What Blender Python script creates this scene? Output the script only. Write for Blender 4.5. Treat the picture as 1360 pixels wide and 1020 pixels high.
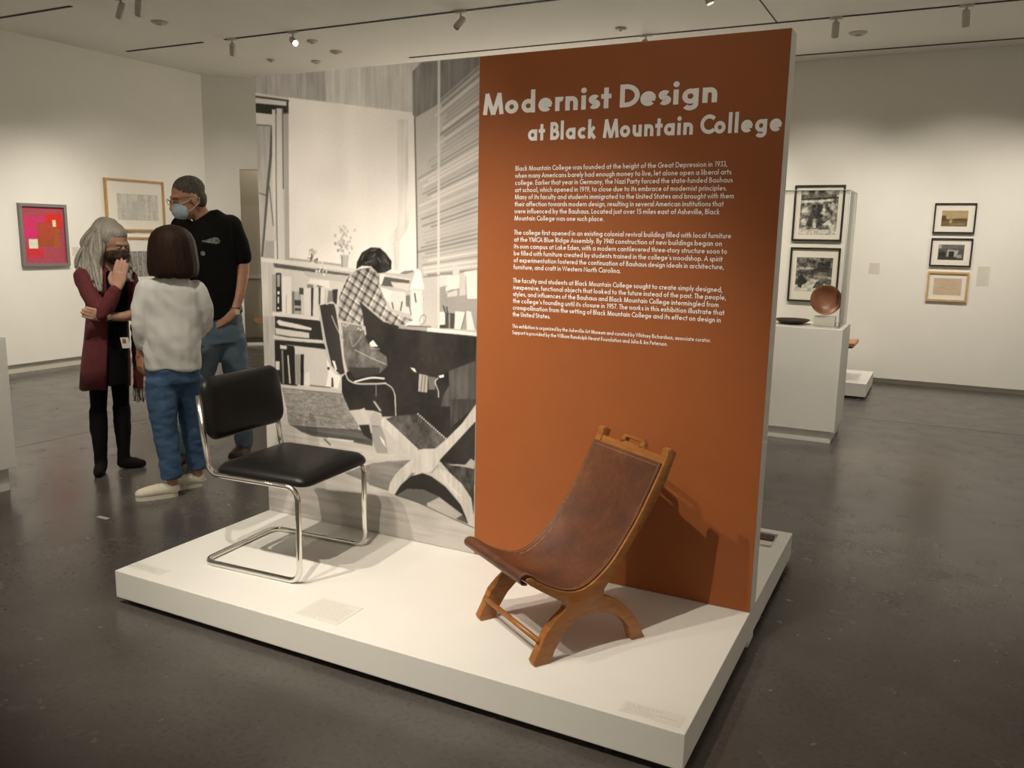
import bpy, bmesh, math, random
import numpy as np
from mathutils import Vector, Matrix, Euler

# ------------------------------------------------------------------ scene reset
for o in list(bpy.data.objects):
    bpy.data.objects.remove(o, do_unlink=True)
SC = bpy.context.scene
COL = SC.collection
random.seed(7)

# ------------------------------------------------------------------ camera (floor is z = 0, metres)
cam_d = bpy.data.cameras.new('camera'); cam = bpy.data.objects.new('camera', cam_d); COL.objects.link(cam)
cam_d.sensor_width = 36.0; cam_d.lens = 1108.77 / 1360 * 36.0; cam_d.clip_start = .05; cam_d.clip_end = 60
cr = Vector((0.88948421, 0.45660588, 0.01813600)); cu = Vector((-0.09543636, 0.14680787, 0.98455033))
cf = Vector((-0.44688896, 0.87747281, -0.17416008))
cam.matrix_world = Matrix(((cr.x, cu.x, -cf.x, 3.1698), (cr.y, cu.y, -cf.y, -3.3141), (cr.z, cu.z, -cf.z, 1.6585), (0, 0, 0, 1)))
SC.camera = cam

# ------------------------------------------------------------------ world, view
wd = bpy.data.worlds.new('gallery_world'); SC.world = wd; wd.use_nodes = True
wd.node_tree.nodes['Background'].inputs[0].default_value = (1, .93, .8, 1)
wd.node_tree.nodes['Background'].inputs[1].default_value = .05
SC.view_settings.view_transform = 'Standard'; SC.view_settings.look = 'None'
SC.view_settings.gamma = 1; SC.view_settings.use_curve_mapping = False
SC.view_settings.exposure = 0.35
WARM = (1.0, .900, .765)
CEIL = 3.775           # ceiling height
# the gallery's spotlights and added fill lamps: (x, y, aim x, aim y, aim z, watts, cone degrees, blend)
SPOTS = [
    # over the chairs, from the track in front of the platform
    (1.60, -2.53, 1.45, -.25, .15, 245, 54, .8), (.75, -2.53, 1.65, -.15, .45, 160, 50, .8),
    (.05, -2.53, .50, -.30, .30, 250, 54, .8), (-.9, -2.53, .35, -.10, 1.1, 60, 46, .9), (.85, -2.53, .50, 0, 1.80, 125, 44, 1.), (1.95, -2.53, 1.90, 0, 2.05, 42, 44, 1.),  # last lamp is unseen, added to brighten the title
    # left wall wash
    (-3.88, 2.36, -6.2, 2.9, .55, 165, 72, 1.), (-3.64, 2.36, -6.2, 4.2, .55, 150, 72, 1.),
    (-3.9, .73, -6.2, 1.2, .55, 150, 72, 1.),
    # far wall wash
    (2.03, 5.60, 1.75, 7.55, .6, 125, 90, 1.), (3.13, 5.60, 3.3, 7.55, .6, 128, 90, 1.), (4.4, 5.60, 4.6, 7.55, .6, 125, 90, 1.),
    (.14, 5.60, .0, 7.55, 1.6, 260, 85, 1.), (-1.5, 5.60, -1.5, 7.55, 1.8, 560, 95, 1.), (-3.0, 5.60, -3.0, 7.55, 1.8, 440, 95, 1.),  # last two are unseen, added to bounce light onto the ceiling
    # floors, plinths, visitors
    (1.2, 4.00, 2.25, 4.2, .9, 110, 55, .9), (-1.18, 4.00, -1.9, .6, .3, 90, 75, .9), (2.0, .73, 2.3, .8, 0, 45, 70, .9),
    (4.6, .73, 4.4, 3.2, 0, 45, 90, 1.), (-.35, -.9, -1.3, .5, 1.1, 120, 50, 1.), (-.8, -.9, -2.0, -.4, .5, 150, 50, 1.), (2.9, 2.36, 2.2, 3.95, .6, 250, 50, 1.),  # visitor and pedestal lamps are unseen, added to brighten them
    (4.9, -2.53, 5.2, -1.5, 0, 25, 100, 1.), (-4.14, 4.00, -5.9, 5.7, 1.3, 50, 70, 1.),
    (-2.4, -4.2, -2.6, -2.6, 0, 70, 100, 1.), (-3.2, .73, -3.6, 2.2, 0, 80, 100, 1.),
    # unseen fill lamps, added to bounce off walls behind and right of camera
    (-4.2, -5.0, -4.4, -7.0, 1.6, 150, 100, 1.), (-1.4, -5.0, -1.4, -7.0, 1.6, 120, 100, 1.), (1.4, -5.0, 1.4, -7.0, 1.6, 120, 100, 1.), (4.2, -5.0, 4.2, -7.0, 1.6, 150, 100, 1.),
    (5.0, -3.0, 7.0, -3.0, 1.6, 190, 88, 1.), (5.0, 0, 7.0, 0, 1.6, 190, 88, 1.), (5.0, 3.0, 7.0, 3.0, 1.6, 190, 88, 1.),
]
# ------------------------------------------------------------------ helpers
def lk(nt, a, b): nt.links.new(a, b)
def mat(name, col, rough=.6, metal=0., var=0., scale=20., bump=0., bscale=200., spec=.5, coat=0., sheen=0., grain=None, two=None):
    """procedural principled material: colour with noise variation, optional stretched grain and fine relief"""
    m = bpy.data.materials.new(name); m.use_nodes = True; nt = m.node_tree
    b = nt.nodes['Principled BSDF']
    b.inputs['Roughness'].default_value = rough; b.inputs['Metallic'].default_value = metal
    b.inputs['Specular IOR Level'].default_value = spec; b.inputs['Coat Weight'].default_value = coat
    b.inputs['Sheen Weight'].default_value = sheen
    c = (*col, 1)
    tc = nt.nodes.new('ShaderNodeTexCoord')
    if var > 0 or two:
        mp = nt.nodes.new('ShaderNodeMapping'); lk(nt, tc.outputs['Object'], mp.inputs[0])
        if grain: mp.inputs['Scale'].default_value = grain
        n = nt.nodes.new('ShaderNodeTexNoise'); n.inputs['Scale'].default_value = scale; n.inputs['Detail'].default_value = 5
        lk(nt, mp.outputs[0], n.inputs['Vector'])
        r = nt.nodes.new('ShaderNodeValToRGB')
        r.color_ramp.elements[0].position = .3; r.color_ramp.elements[1].position = .7
        lo = two if two else tuple(max(0, x * (1 - var)) for x in col)
        hi = col if two else tuple(min(1, x * (1 + var)) for x in col)
        r.color_ramp.elements[0].color = (*lo, 1); r.color_ramp.elements[1].color = (*hi, 1)
        lk(nt, n.outputs['Fac'], r.inputs[0]); lk(nt, r.outputs[0], b.inputs['Base Color'])
    else:
        b.inputs['Base Color'].default_value = c
    if bump > 0:
        n2 = nt.nodes.new('ShaderNodeTexNoise'); n2.inputs['Scale'].default_value = bscale; n2.inputs['Detail'].default_value = 3
        lk(nt, tc.outputs['Object'], n2.inputs['Vector'])
        bp = nt.nodes.new('ShaderNodeBump'); bp.inputs['Strength'].default_value = bump; bp.inputs['Distance'].default_value = .01
        lk(nt, n2.outputs['Fac'], bp.inputs['Height']); lk(nt, bp.outputs[0], b.inputs['Normal'])
    return m

def emis(name, col, strength):
    m = bpy.data.materials.new(name); m.use_nodes = True; nt = m.node_tree
    b = nt.nodes['Principled BSDF']; b.inputs['Base Color'].default_value = (*col, 1)
    b.inputs['Emission Color'].default_value = (*col, 1); b.inputs['Emission Strength'].default_value = strength
    return m

def print_mat(name, rough=.6):
    """flat print: the ink colours are stored on the print's own mesh points"""
    m = bpy.data.materials.new(name); m.use_nodes = True; nt = m.node_tree
    b = nt.nodes['Principled BSDF']; b.inputs['Roughness'].default_value = rough; b.inputs['Specular IOR Level'].default_value = .2
    a = nt.nodes.new('ShaderNodeAttribute'); a.attribute_name = 'ink'
    tc = nt.nodes.new('ShaderNodeTexCoord'); n = nt.nodes.new('ShaderNodeTexNoise')
    n.inputs['Scale'].default_value = 160; lk(nt, tc.outputs['Object'], n.inputs['Vector'])
    mr = nt.nodes.new('ShaderNodeMapRange'); mr.inputs[1].default_value = .2; mr.inputs[2].default_value = .8
    mr.inputs[3].default_value = .93; mr.inputs[4].default_value = 1.06; lk(nt, n.outputs['Fac'], mr.inputs[0])
    mx = nt.nodes.new('ShaderNodeMix'); mx.data_type = 'RGBA'; mx.blend_type = 'MULTIPLY'; mx.inputs[0].default_value = 1
    lk(nt, a.outputs['Color'], mx.inputs[6]); lk(nt, mr.outputs[0], mx.inputs[7]); lk(nt, mx.outputs[2], b.inputs['Base Color'])
    return m

def tag(o, label=None, cat=None, group=None, kind=None):
    if label: o['label'] = label
    if cat: o['category'] = cat
    if group: o['group'] = group
    if kind: o['kind'] = kind
    return o
def empty(name, loc=(0, 0, 0), rz=0.):
    o = bpy.data.objects.new(name, None); COL.objects.link(o); o.location = loc; o.rotation_euler = (0, 0, rz); o.empty_display_size = .1
    return o
def thing(name, label, cat, loc=(0, 0, 0), rz=0., group=None):
    return tag(empty(name, loc, rz), label, cat, group)

class MB:
    """collects shapes; build() links them as ONE mesh object.  Coordinates are world coordinates unless local=True."""
    def __init__(s): s.v = []; s.f = []; s.mi = []
    def add(s, vs, fs, mi=0):
        k = len(s.v); s.v += [tuple(p) for p in vs]; s.f += [tuple(i + k for i in f) for f in fs]; s.mi += [mi] * len(fs); return s
    def box(s, x0, x1, y0, y1, z0, z1, mi=0):
        return s.add([(x0, y0, z0), (x1, y0, z0), (x1, y1, z0), (x0, y1, z0), (x0, y0, z1), (x1, y0, z1), (x1, y1, z1), (x0, y1, z1)],
                     [(3, 2, 1, 0), (4, 5, 6, 7), (0, 1, 5, 4), (1, 2, 6, 5), (2, 3, 7, 6), (3, 0, 4, 7)], mi)
    def prism(s, poly, fn, t0, t1, mi=0):
        """poly: list of 2-D points; fn(a, b, t) -> 3-D point; extruded from t0 to t1"""
        n = len(poly)
        vs = [fn(a, b, t0) for a, b in poly] + [fn(a, b, t1) for a, b in poly]
        fs = [tuple(range(n - 1, -1, -1)), tuple(range(n, 2 * n))] + [(i, (i + 1) % n, n + (i + 1) % n, n + i) for i in range(n)]
        return s.add(vs, fs, mi)
    def tube(s, pts, rad, n=12, cap=True, closed=False, mi=0, flat=None):
        """swept tube; rad number or list (each number or (ra, rb)); flat = reference side vector for elliptic sections"""
        P = [Vector(p) for p in pts]; m = len(P)
        R = rad if isinstance(rad, (list, tuple)) else [rad] * m
        prev = None; rings = []
        for i in range(m):
            if closed: t = (P[(i + 1) % m] - P[i - 1])
            else: t = P[min(i + 1, m - 1)] - P[max(i - 1, 0)]
            if t.length < 1e-9: t = Vector((0, 0, 1))
            t.normalize()
            if flat is not None:
                a = Vector(flat[i] if isinstance(flat, list) else flat)
            elif prev is None:
                a = Vector((0, 0, 1)) if abs(t.z) < .9 else Vector((1, 0, 0))
            else: a = prev
            a = a - t * a.dot(t)
            if a.length < 1e-6: a = t.orthogonal()
            a.normalize(); prev = a; b = t.cross(a)
            ra, rb = R[i] if isinstance(R[i], (list, tuple)) else (R[i], R[i])
            rings.append([P[i] + a * (ra * math.cos(2 * math.pi * k / n)) + b * (rb * math.sin(2 * math.pi * k / n)) for k in range(n)])
        vs = [p for r in rings for p in r]; fs = []
        for i in range(m if closed else m - 1):
            j = (i + 1) % m
            for k in range(n):
                fs.append((i * n + k, i * n + (k + 1) % n, j * n + (k + 1) % n, j * n + k))
        if cap and not closed:
            fs.append(tuple(range(n - 1, -1, -1))); fs.append(tuple((m - 1) * n + k for k in range(n)))
        return s.add(vs, fs, mi)
    def lathe(s, prof, c, n=32, axis='z', mi=0, M=None):
        """prof: (r, h) pairs turned about an axis through c; M optional 3x3 orientation"""
        vs = []; fs = []; c = Vector(c)
        for r, h in prof:
            for k in range(n):
                a = 2 * math.pi * k / n; p = Vector((r * math.cos(a), r * math.sin(a), h))
                vs.append(c + (M @ p if M is not None else p))
        m = len(prof)
        for i in range(m - 1):
            for k in range(n): fs.append((i * n + k, i * n + (k + 1) % n, (i + 1) * n + (k + 1) % n, (i + 1) * n + k))
        if prof[0][0] > 1e-5: fs.append(tuple(range(n - 1, -1, -1)))
        if prof[-1][0] > 1e-5: fs.append(tuple((m - 1) * n + k for k in range(n)))
        return s.add(vs, fs, mi)
    def ell(s, c, r, n=16, m=10, M=None, mi=0):
        c = Vector(c); prof = []
        vs = []; fs = []
        for i in range(m + 1):
            t = math.pi * i / m
            for k in range(n):
                a = 2 * math.pi * k / n
                p = Vector((r[0] * math.sin(t) * math.cos(a), r[1] * math.sin(t) * math.sin(a), -r[2] * math.cos(t)))
                vs.append(c + (M @ p if M is not None else p))
        for i in range(m):
            for k in range(n): fs.append((i * n + k, i * n + (k + 1) % n, (i + 1) * n + (k + 1) % n, (i + 1) * n + k))
        return s.add(vs, fs, mi)
    def grid(s, fn, nu, nv, mi=0):
        vs = [fn(i / nu, j / nv) for j in range(nv + 1) for i in range(nu + 1)]
        fs = [(j * (nu + 1) + i, j * (nu + 1) + i + 1, (j + 1) * (nu + 1) + i + 1, (j + 1) * (nu + 1) + i) for j in range(nv) for i in range(nu)]
        return s.add(vs, fs, mi)
    def mesh(s, name, mats, smooth=False, off=(0, 0, 0), bevel=0., merge=0.):
        me = bpy.data.meshes.new(name)
        me.from_pydata([(p[0] - off[0], p[1] - off[1], p[2] - off[2]) for p in s.v], [], s.f)
        bm = bmesh.new(); bm.from_mesh(me)
        if merge: bmesh.ops.remove_doubles(bm, verts=bm.verts, dist=merge)
        bmesh.ops.recalc_face_normals(bm, faces=bm.faces)
        if bevel:
            es = [e for e in bm.edges if len(e.link_faces) == 2 and e.calc_face_angle(0) > .6]
            bmesh.ops.bevel(bm, geom=es, offset=bevel, segments=2, affect='EDGES', profile=.6)
        bm.to_mesh(me); bm.free()
        for m in (mats if isinstance(mats, (list, tuple)) else [mats]): me.materials.append(m)
        if len(s.mi) == len(me.polygons) and any(s.mi): me.polygons.foreach_set('material_index', s.mi)
        if smooth: me.shade_smooth() if smooth is True else me.shade_auto_smooth() if hasattr(me, 'shade_auto_smooth') else me.shade_smooth()
        return me
    def build(s, name, mats, parent=None, smooth=False, bevel=0., local=False, merge=0.):
        off = (0, 0, 0)
        if parent is not None and not local:
            off = parent.location if parent.parent is None else parent.location + parent.parent.location
        me = s.mesh(name, mats, smooth, off, bevel, merge)
        if smooth == 'edge':
            me.shade_smooth(); me.set_sharp_from_angle(angle=math.radians(38))
        o = bpy.data.objects.new(name, me); COL.objects.link(o)
        if parent is not None: o.parent = parent
        return o
def B(x0, x1, y0, y1, z0, z1): return MB().box(x0, x1, y0, y1, z0, z1)
def struct(o): o['kind'] = 'structure'; return o
def copy_tree(o, parent=None):
    c = o.copy(); COL.objects.link(c); c.parent = parent
    for ch in list(o.children): copy_tree(ch, c)
    return c
def arc(cx, cy, r, a0, a1, n):
    return [(cx + r * math.cos(math.radians(a0 + (a1 - a0) * i / n)), cy + r * math.sin(math.radians(a0 + (a1 - a0) * i / n))) for i in range(n + 1)]
def rounded_path(pts, r, n=7):
    """polyline with its inner corners rounded by radius r"""
    P = [Vector(p) for p in pts]; out = [P[0]]
    for i in range(1, len(P) - 1):
        a = (P[i - 1] - P[i]).normalized(); b = (P[i + 1] - P[i]).normalized()
        ang = a.angle(b); d = r / math.tan(ang / 2)
        c = P[i] + (a + b).normalized() * (r / math.sin(ang / 2))
        s0 = P[i] + a * d - c; s1 = P[i] + b * d - c
        tot = s0.angle(s1); ax = s0.cross(s1).normalized()
        for k in range(n + 1): out.append(c + Matrix.Rotation(tot * k / n, 3, ax) @ s0)
    out.append(P[-1]); return out
def catmull(pts, n=6):
    P = [Vector(p) for p in pts]; out = []
    for i in range(len(P) - 1):
        p0 = P[max(i - 1, 0)]; p1 = P[i]; p2 = P[i + 1]; p3 = P[min(i + 2, len(P) - 1)]
        for k in range(n):
            t = k / n
            out.append(.5 * ((2 * p1) + (p2 - p0) * t + (2 * p0 - 5 * p1 + 4 * p2 - p3) * t * t + (3 * p1 - p0 - 3 * p2 + p3) * t ** 3))
    out.append(P[-1]); return out

# ------------------------------------------------------------------ materials of the room
M_WALL = mat('wall_paint', (.82, .805, .755), .9, var=.015, scale=3, bump=.02, bscale=400, spec=.2)
M_CEIL = mat('ceiling_paint', (.86, .84, .79), .95, var=.015, scale=2, spec=.15)
M_BASE = mat('base_paint', (.60, .57, .50), .7, spec=.3)
M_PLINTH = mat('plinth_paint', (.755, .742, .695), .55, var=.012, scale=6, spec=.35)
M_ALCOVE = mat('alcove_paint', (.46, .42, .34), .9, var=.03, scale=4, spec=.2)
M_SLOT = mat('slot_black', (.03, .028, .025), .8)
M_GAP_SHADE = mat('gap_shade', (.05, .048, .045), .8)  # shade of the recess under the platforms, put into the base colour
M_LAMPW = mat('lamp_grey_paint', (.52, .49, .43), .5)
M_GLOW = emis('lamp_face', (1, .93, .8), 9)

def floor_mat():
    m = bpy.data.materials.new('polished_concrete'); m.use_nodes = True; nt = m.node_tree; N = nt.nodes
    b = N['Principled BSDF']; tc = N.new('ShaderNodeTexCoord')
    def noise(s, d, rgh=.55, dist=0.):
        n = N.new('ShaderNodeTexNoise'); n.inputs['Scale'].default_value = s; n.inputs['Detail'].default_value = d
        n.inputs['Roughness'].default_value = rgh; n.inputs['Distortion'].default_value = dist
        lk(nt, tc.outputs['Object'], n.inputs['Vector']); return n
    def ramp(src, stops):
        r = N.new('ShaderNodeValToRGB'); e = r.color_ramp.elements
        while len(e) < len(stops): e.new(.5)
        for k, (p, c) in enumerate(stops): e[k].position = p; e[k].color = (*c, 1)
        lk(nt, src, r.inputs[0]); return r
    def mul(a, bb, f=1.):
        x = N.new('ShaderNodeMix'); x.data_type = 'RGBA'; x.blend_type = 'MULTIPLY'; x.inputs[0].default_value = f
        lk(nt, a, x.inputs[6]); lk(nt, bb, x.inputs[7]); return x.outputs[2]
    base = ramp(noise(.8, 5, .55, .4).outputs['Fac'], [(.25, (.056, .050, .045)), (.5, (.074, .067, .060)), (.78, (.104, .095, .086))])
    cloud = ramp(noise(3.2, 6, .6, .2).outputs['Fac'], [(.25, (.94, .94, .94)), (.75, (1.05, 1.05, 1.05))])
    agg = ramp(noise(45, 4, .7).outputs['Fac'], [(.34, (.80, .795, .79)), (.46, (1, 1, 1)), (.66, (1.08, 1.08, 1.07))])
    pit = ramp(noise(30, 2, .5).outputs['Fac'], [(.24, (.62, .61, .60)), (.30, (1, 1, 1))])
    scr = ramp(noise(2.4, 4, .6, .8).outputs['Fac'], [(.55, (1, 1, 1)), (.85, (1.22, 1.22, 1.22))])
    c = mul(mul(mul(mul(base.outputs[0], cloud.outputs[0]), agg.outputs[0]), pit.outputs[0]), scr.outputs[0])
    lk(nt, c, b.inputs['Base Color'])
    rr = ramp(noise(5, 4).outputs['Fac'], [(.3, (.20, .20, .20)), (.7, (.29, .29, .29))]); lk(nt, rr.outputs[0], b.inputs['Roughness'])
    b.inputs['Specular IOR Level'].default_value = .5
    bp = N.new('ShaderNodeBump'); bp.inputs['Strength'].default_value = .012; bp.inputs['Distance'].default_value = .001
    lk(nt, noise(22, 4).outputs['Fac'], bp.inputs['Height']); lk(nt, bp.outputs[0], b.inputs['Normal'])
    return m
M_FLOOR = floor_mat()

# ------------------------------------------------------------------ room shell
XL, YB, XR, YF = -6.2, 7.55, 7.0, -7.0
fl = struct(B(-8.2, XR + .2, YF - .2, 9.0, -.1, 0).build('floor', M_FLOOR))
# saw-cut joints of the slab, sunk lines
jm = MB()
for x in (-3.0,): jm.box(x - .003, x + .003, YF, YB, 0, .0006)
for y in (5.2,): jm.box(XL, XR, y - .003, y + .003, 0, .0006)
jm.build('joint', mat('joint_dark', (.06, .055, .05), .7), fl)
struct(B(-8.2, XR + .2, YF - .2, 9.0, CEIL, CEIL + .1).build('ceiling', M_CEIL))
REV = .105   # the walls end above a recessed base
struct(B(XL - .15, XL, YF, 5.45, REV, CEIL).build('wall_left', M_WALL))
struct(B(XL - .15, XL - .035, YF, 5.45, 0, REV).build('baseboard_left', M_BASE))
struct(B(-4.1, XR, YB, YB + .15, REV * .55, CEIL).build('wall_back', M_WALL))
struct(B(-4.1, XR, YB + .035, YB + .15, 0, REV * .55).build('baseboard_back', M_BASE))
struct(B(XR, XR + .15, YF, YB + .15, 0, CEIL).build('wall_right', M_WALL))
struct(B(XL - .15, XR + .15, YF - .15, YF, 0, CEIL).build('wall_front', M_WALL))
# the wall that runs at 45 degrees, with a doorway to a dim passage
S2 = math.sqrt(.5)
def dg(a, d):
    """a: metres along the angled wall, d: metres behind its face"""
    return (XL + S2 * a - S2 * d, 5.45 + S2 * a + S2 * d)
def dbox(mb, a0, a1, d0, d1, z0, z1):
    q = [dg(a0, d0), dg(a1, d0), dg(a1, d1), dg(a0, d1)]
    return mb.prism(q, lambda x, y, t: (x, y, t), z0, z1)
DA, DW, DH = .462, 1.35, 2.53
w = MB(); dbox(w, -.06, DA, 0, .15, 0, CEIL); dbox(w, DA, DA + DW, 0, .15, DH, CEIL); dbox(w, DA + DW, 2.97, 0, .15, 0, CEIL)
struct(w.build('wall_angled', M_WALL))
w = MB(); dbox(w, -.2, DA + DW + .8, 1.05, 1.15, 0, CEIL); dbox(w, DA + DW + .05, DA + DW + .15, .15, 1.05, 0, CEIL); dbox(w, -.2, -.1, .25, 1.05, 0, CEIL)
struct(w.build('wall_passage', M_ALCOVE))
w = MB(); dbox(w, -.1, DA + DW + .05, 1.02, 1.05, .93, .99)
struct(w.build('trim_passage', M_BASE))

# ------------------------------------------------------------------ track slots in the ceiling
def slot(name, x0, x1, y, lab):
    o = B(x0, x1, y - .018, y + .018, CEIL - .006, CEIL + .002).build(name, M_SLOT)
    tag(o, lab, 'lighting track', 'lighting tracks in the ceiling'); return o
slot('track_slot', -5.75, -4.58, 2.36, 'short dark lighting track slot at the upper left ceiling corner')
slot('track_slot', -5.86, -4.59, 4.0, 'short dark lighting track slot above the framed prints on the left')
slot('track_slot', -4.25, 4.6, 4.0, 'long dark lighting track slot carrying the lit spotlight')
slot('track_slot', -2.85, 6.2, 5.6, 'long dark lighting track slot just above the orange panel top')
slot('track_slot', .6, 6.2, 7.2, 'thin dark ceiling slot along the far wall')
struct(B(1.475, 1.487, 2.6, 5.6, CEIL - .003, CEIL + .002).build('trim_1', M_SLOT))
# unseen lamp added to brighten the passage
pl_ = bpy.data.lights.new('passage_fill', 'POINT'); pl_.energy = 9; pl_.color = WARM; pl_.shadow_soft_size = .12
po = bpy.data.objects.new('passage_fill', pl_); COL.objects.link(po); po.location = (*dg(1.0, .45), 3.1)
# ------------------------------------------------------------------ spotlights (each a thing with its own lamp)
def spot_thing(x, y, ax, ay, az, watts, cone, blend, label, lit=False):
    if label is None:                     # unseen lamps, inferred or added as fill: no fixture built
        d = (Vector((ax, ay, az)) - Vector((x, y, CEIL - .12))).normalized(); c = Vector((x, y, CEIL - .10))
        L = bpy.data.lights.new('spot_lamp', 'SPOT'); L.energy = watts; L.color = WARM; L.spot_size = math.radians(cone); L.spot_blend = blend; L.shadow_soft_size = .022
        o = bpy.data.objects.new('spot_lamp', L); COL.objects.link(o); o.matrix_world = Matrix.Translation(c) @ d.to_track_quat('-Z', 'Y').to_matrix().to_4x4(); return o
    t = thing('spotlight', label, 'spotlight', (x, y, CEIL), 0, 'ceiling spotlights')
    MB().box(x - .06, x + .06, y - .02, y + .02, CEIL - .02, CEIL).build('track_adapter', M_LAMPW, t, bevel=.003)
    MB().tube([(x, y, CEIL - .02), (x, y, CEIL - .075)], .009, 8).build('stem', M_LAMPW, t, True)
    d = (Vector((ax, ay, az)) - Vector((x, y, CEIL - .12))).normalized()
    q = d.to_track_quat('Z', 'Y').to_matrix(); c = Vector((x, y, CEIL - .10))
    MB().lathe([(.0, -.055), (.026, -.055), (.033, -.045), (.033, .085), (.030, .085), (.028, .06), (0, .06)], c, 20, M=q).build('lamp_head', M_LAMPW, t, 'edge')
    MB().lathe([(0, .061), (.027, .061), (.027, .064), (0, .064)], c, 20, M=q).build('lens', M_GLOW if lit else mat('lens', (.9, .85, .75), .2), t)
    L = bpy.data.lights.new('spot_lamp', 'SPOT'); L.energy = watts; L.color = WARM; L.spot_size = math.radians(cone); L.spot_blend = blend
    L.shadow_soft_size = .022
    o = bpy.data.objects.new('lamp_beam', L); COL.objects.link(o); o.parent = t
    o.matrix_local = Matrix.Translation((c + d * .09) - Vector((x, y, CEIL))) @ d.to_track_quat('-Z', 'Y').to_matrix().to_4x4()
    return t
LAB = {(2.03, 5.60): 'grey cylinder spotlight over the bowl case, aimed at the far wall',
       (3.13, 5.60): 'grey cylinder spotlight nearest the upper right corner, aimed at the far wall',
       (-3.88, 2.36): 'pale spotlight at the top left of the photo, left one of a pair', (-3.64, 2.36): 'pale spotlight at the top left of the photo, right one of a pair',
       (-1.18, 4.00): 'grey spotlight hanging in the ceiling above the mural, left of the orange panel',
       (-4.14, 4.00): 'small grey spotlight on the track left of the lit one', (1.2, 4.00): 'bright spotlight cut by the top edge of the photo',
       (.14, 5.60): 'small spotlight peeking over the orange panel top'}
for s in SPOTS: spot_thing(*s, LAB.get((s[0], s[1])), lit=((s[0], s[1]) == (1.2, 4.00)))
# the spotlight that faces the camera
spot_thing(-3.26, 4.0, 1.6, 1.2, .9, 40, 50, .9, 'lit spotlight glaring on the ceiling track above the mural', True)
def flush(x, y, r, lab, nm='smoke_detector', cat='detector'):
    t = thing(nm, lab, cat, (x, y, CEIL))
    MB().lathe([(r, 0), (r, -.008), (r * .75, -.022), (0, -.024)], (x, y, CEIL), 24).build('housing', M_LAMPW, t, 'edge')
    MB().lathe([(r * .35, -.022), (r * .3, -.036), (0, -.038)], (x, y, CEIL), 16).build('sensor', mat('sensor', (.5, .47, .42), .3), t, 'edge')
flush(-4.28, 3.14, .085, 'round sprinkler plate on the ceiling at the upper left', 'sprinkler', 'sprinkler')
flush(-3.36, 4.43, .06, 'small round ceiling sprinkler just right of the lit spotlight', 'sprinkler', 'sprinkler')
flush(-3.46, 4.97, .075, 'round smoke detector on the ceiling above the mural')
flush(-4.07, 5.33, .06, 'small ceiling sprinkler close above the mural top edge', 'sprinkler', 'sprinkler')
flush(-4.54, 5.04, .05, 'small dark ceiling fitting above the mural left corner', 'ceiling_fitting', 'fitting')
flush(2.16, 6.32, .09, 'flat round ceiling plate right of the orange panel', 'sprinkler', 'sprinkler')
flush(0.0, 5.21, .06, 'small round ceiling fitting above the panel middle', 'ceiling_fitting', 'fitting')
# ------------------------------------------------------------------ partition panel and platforms
PW, PZ, PT, PH = 2.597, .155, .11, 2.423      # panel width, platform top, panel thickness, panel height
def orange_mat():
    return mat('orange_paint', (.300, .088, .022), .6, var=.03, scale=9, bump=.03, bscale=500, spec=.3)
M_ORANGE = orange_mat()
panel = thing('partition_panel', 'tall freestanding panel, orange on the right with a mural on the left', 'panel', (PW / 2, .05, 0))
B(0, PW, .002, PT, .0, PH).build('panel_core', M_PLINTH, panel, bevel=.002)
B(1.296, PW - .001, 0, .004, PZ + .0005, PH - .001).build('painted_face', M_ORANGE, panel)
plat = thing('platform', 'low white platform carrying the black chair and the leather chair', 'platform', (PW / 2, -.5, 0))
B(0, PW, -.971, -.001, .03, PZ).build('deck', M_PLINTH, plat, bevel=.003)
B(.03, PW - .03, -.93, -.002, 0, .03).build('toe_base', M_GAP_SHADE, plat)
bplat = thing('platform', 'low white platform behind the orange panel, corner showing at its right', 'platform', (PW / 2, .6, 0))
m = MB(); y0, y1 = PT + .001, 1.075
m.box(0, PW, y0, y1, .03, PZ - .02)
m.box(0, PW, y0, .80, PZ - .02, PZ); m.box(PW - .06, PW, .80, y1, PZ - .02, PZ); m.box(0, PW - .06, 1.02, y1, PZ - .02, PZ); m.box(0, 2.0, .80, 1.02, PZ - .02, PZ)
m.build('deck', M_PLINTH, bplat)
B(.03, PW - .03, y0 + .001, y1 - .04, 0, .03).build('toe_base', M_GAP_SHADE, bplat)
wv = MB().box(2.02, 2.52, .93, 1.01, PZ - .0195, PZ - .006)
tag(wv.build('woven_strip', mat('dark_weave', (.10, .06, .045), .9, var=.5, scale=60)), 'dark woven strip lying in the slot of the platform behind the panel', 'textile')
# labels lying on the platform
M_LABEL = mat('label_film', (.70, .68, .62), .5)
M_LTXT = mat('label_grey_ink', (.52, .50, .45), .7)
def label(name, lab, x0, x1, y0, y1, rows, z=PZ, ind=.012, big=0):
    t = thing(name, lab, 'label', ((x0 + x1) / 2, (y0 + y1) / 2, z))
    B(x0, x1, y0, y1, z, z + .0012).build('label_sheet', M_LABEL, t)
    m = MB(); rnd = random.Random(len(lab)); n = rows
    for i in range(n):
        yy = y1 - ind - (y1 - y0 - 2 * ind) * (i + .5) / n; x = x0 + ind
        end = x1 - ind - (rnd.random() * .5 * (x1 - x0) if (i < 2 or i == n - 1) else rnd.random() * .05 * (x1 - x0))
        while x < end:
            wl = rnd.uniform(.006, .02); m.box(x, min(x + wl, end), yy - .0016, yy + .0016, z + .0012, z + .0015); x += wl + .004
    m.build('label_print', M_LTXT, t)
label('object_label', 'pale text label on the platform front edge between the two chairs', .985, 1.20, -.915, -.74, 12)
label('object_label', 'small pale label at the right front corner of the platform', 2.37, 2.573, -.943, -.873, 4)
label('object_label', 'small pale label at the left front corner of the platform', .008, .215, -.915, -.855, 4)
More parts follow.
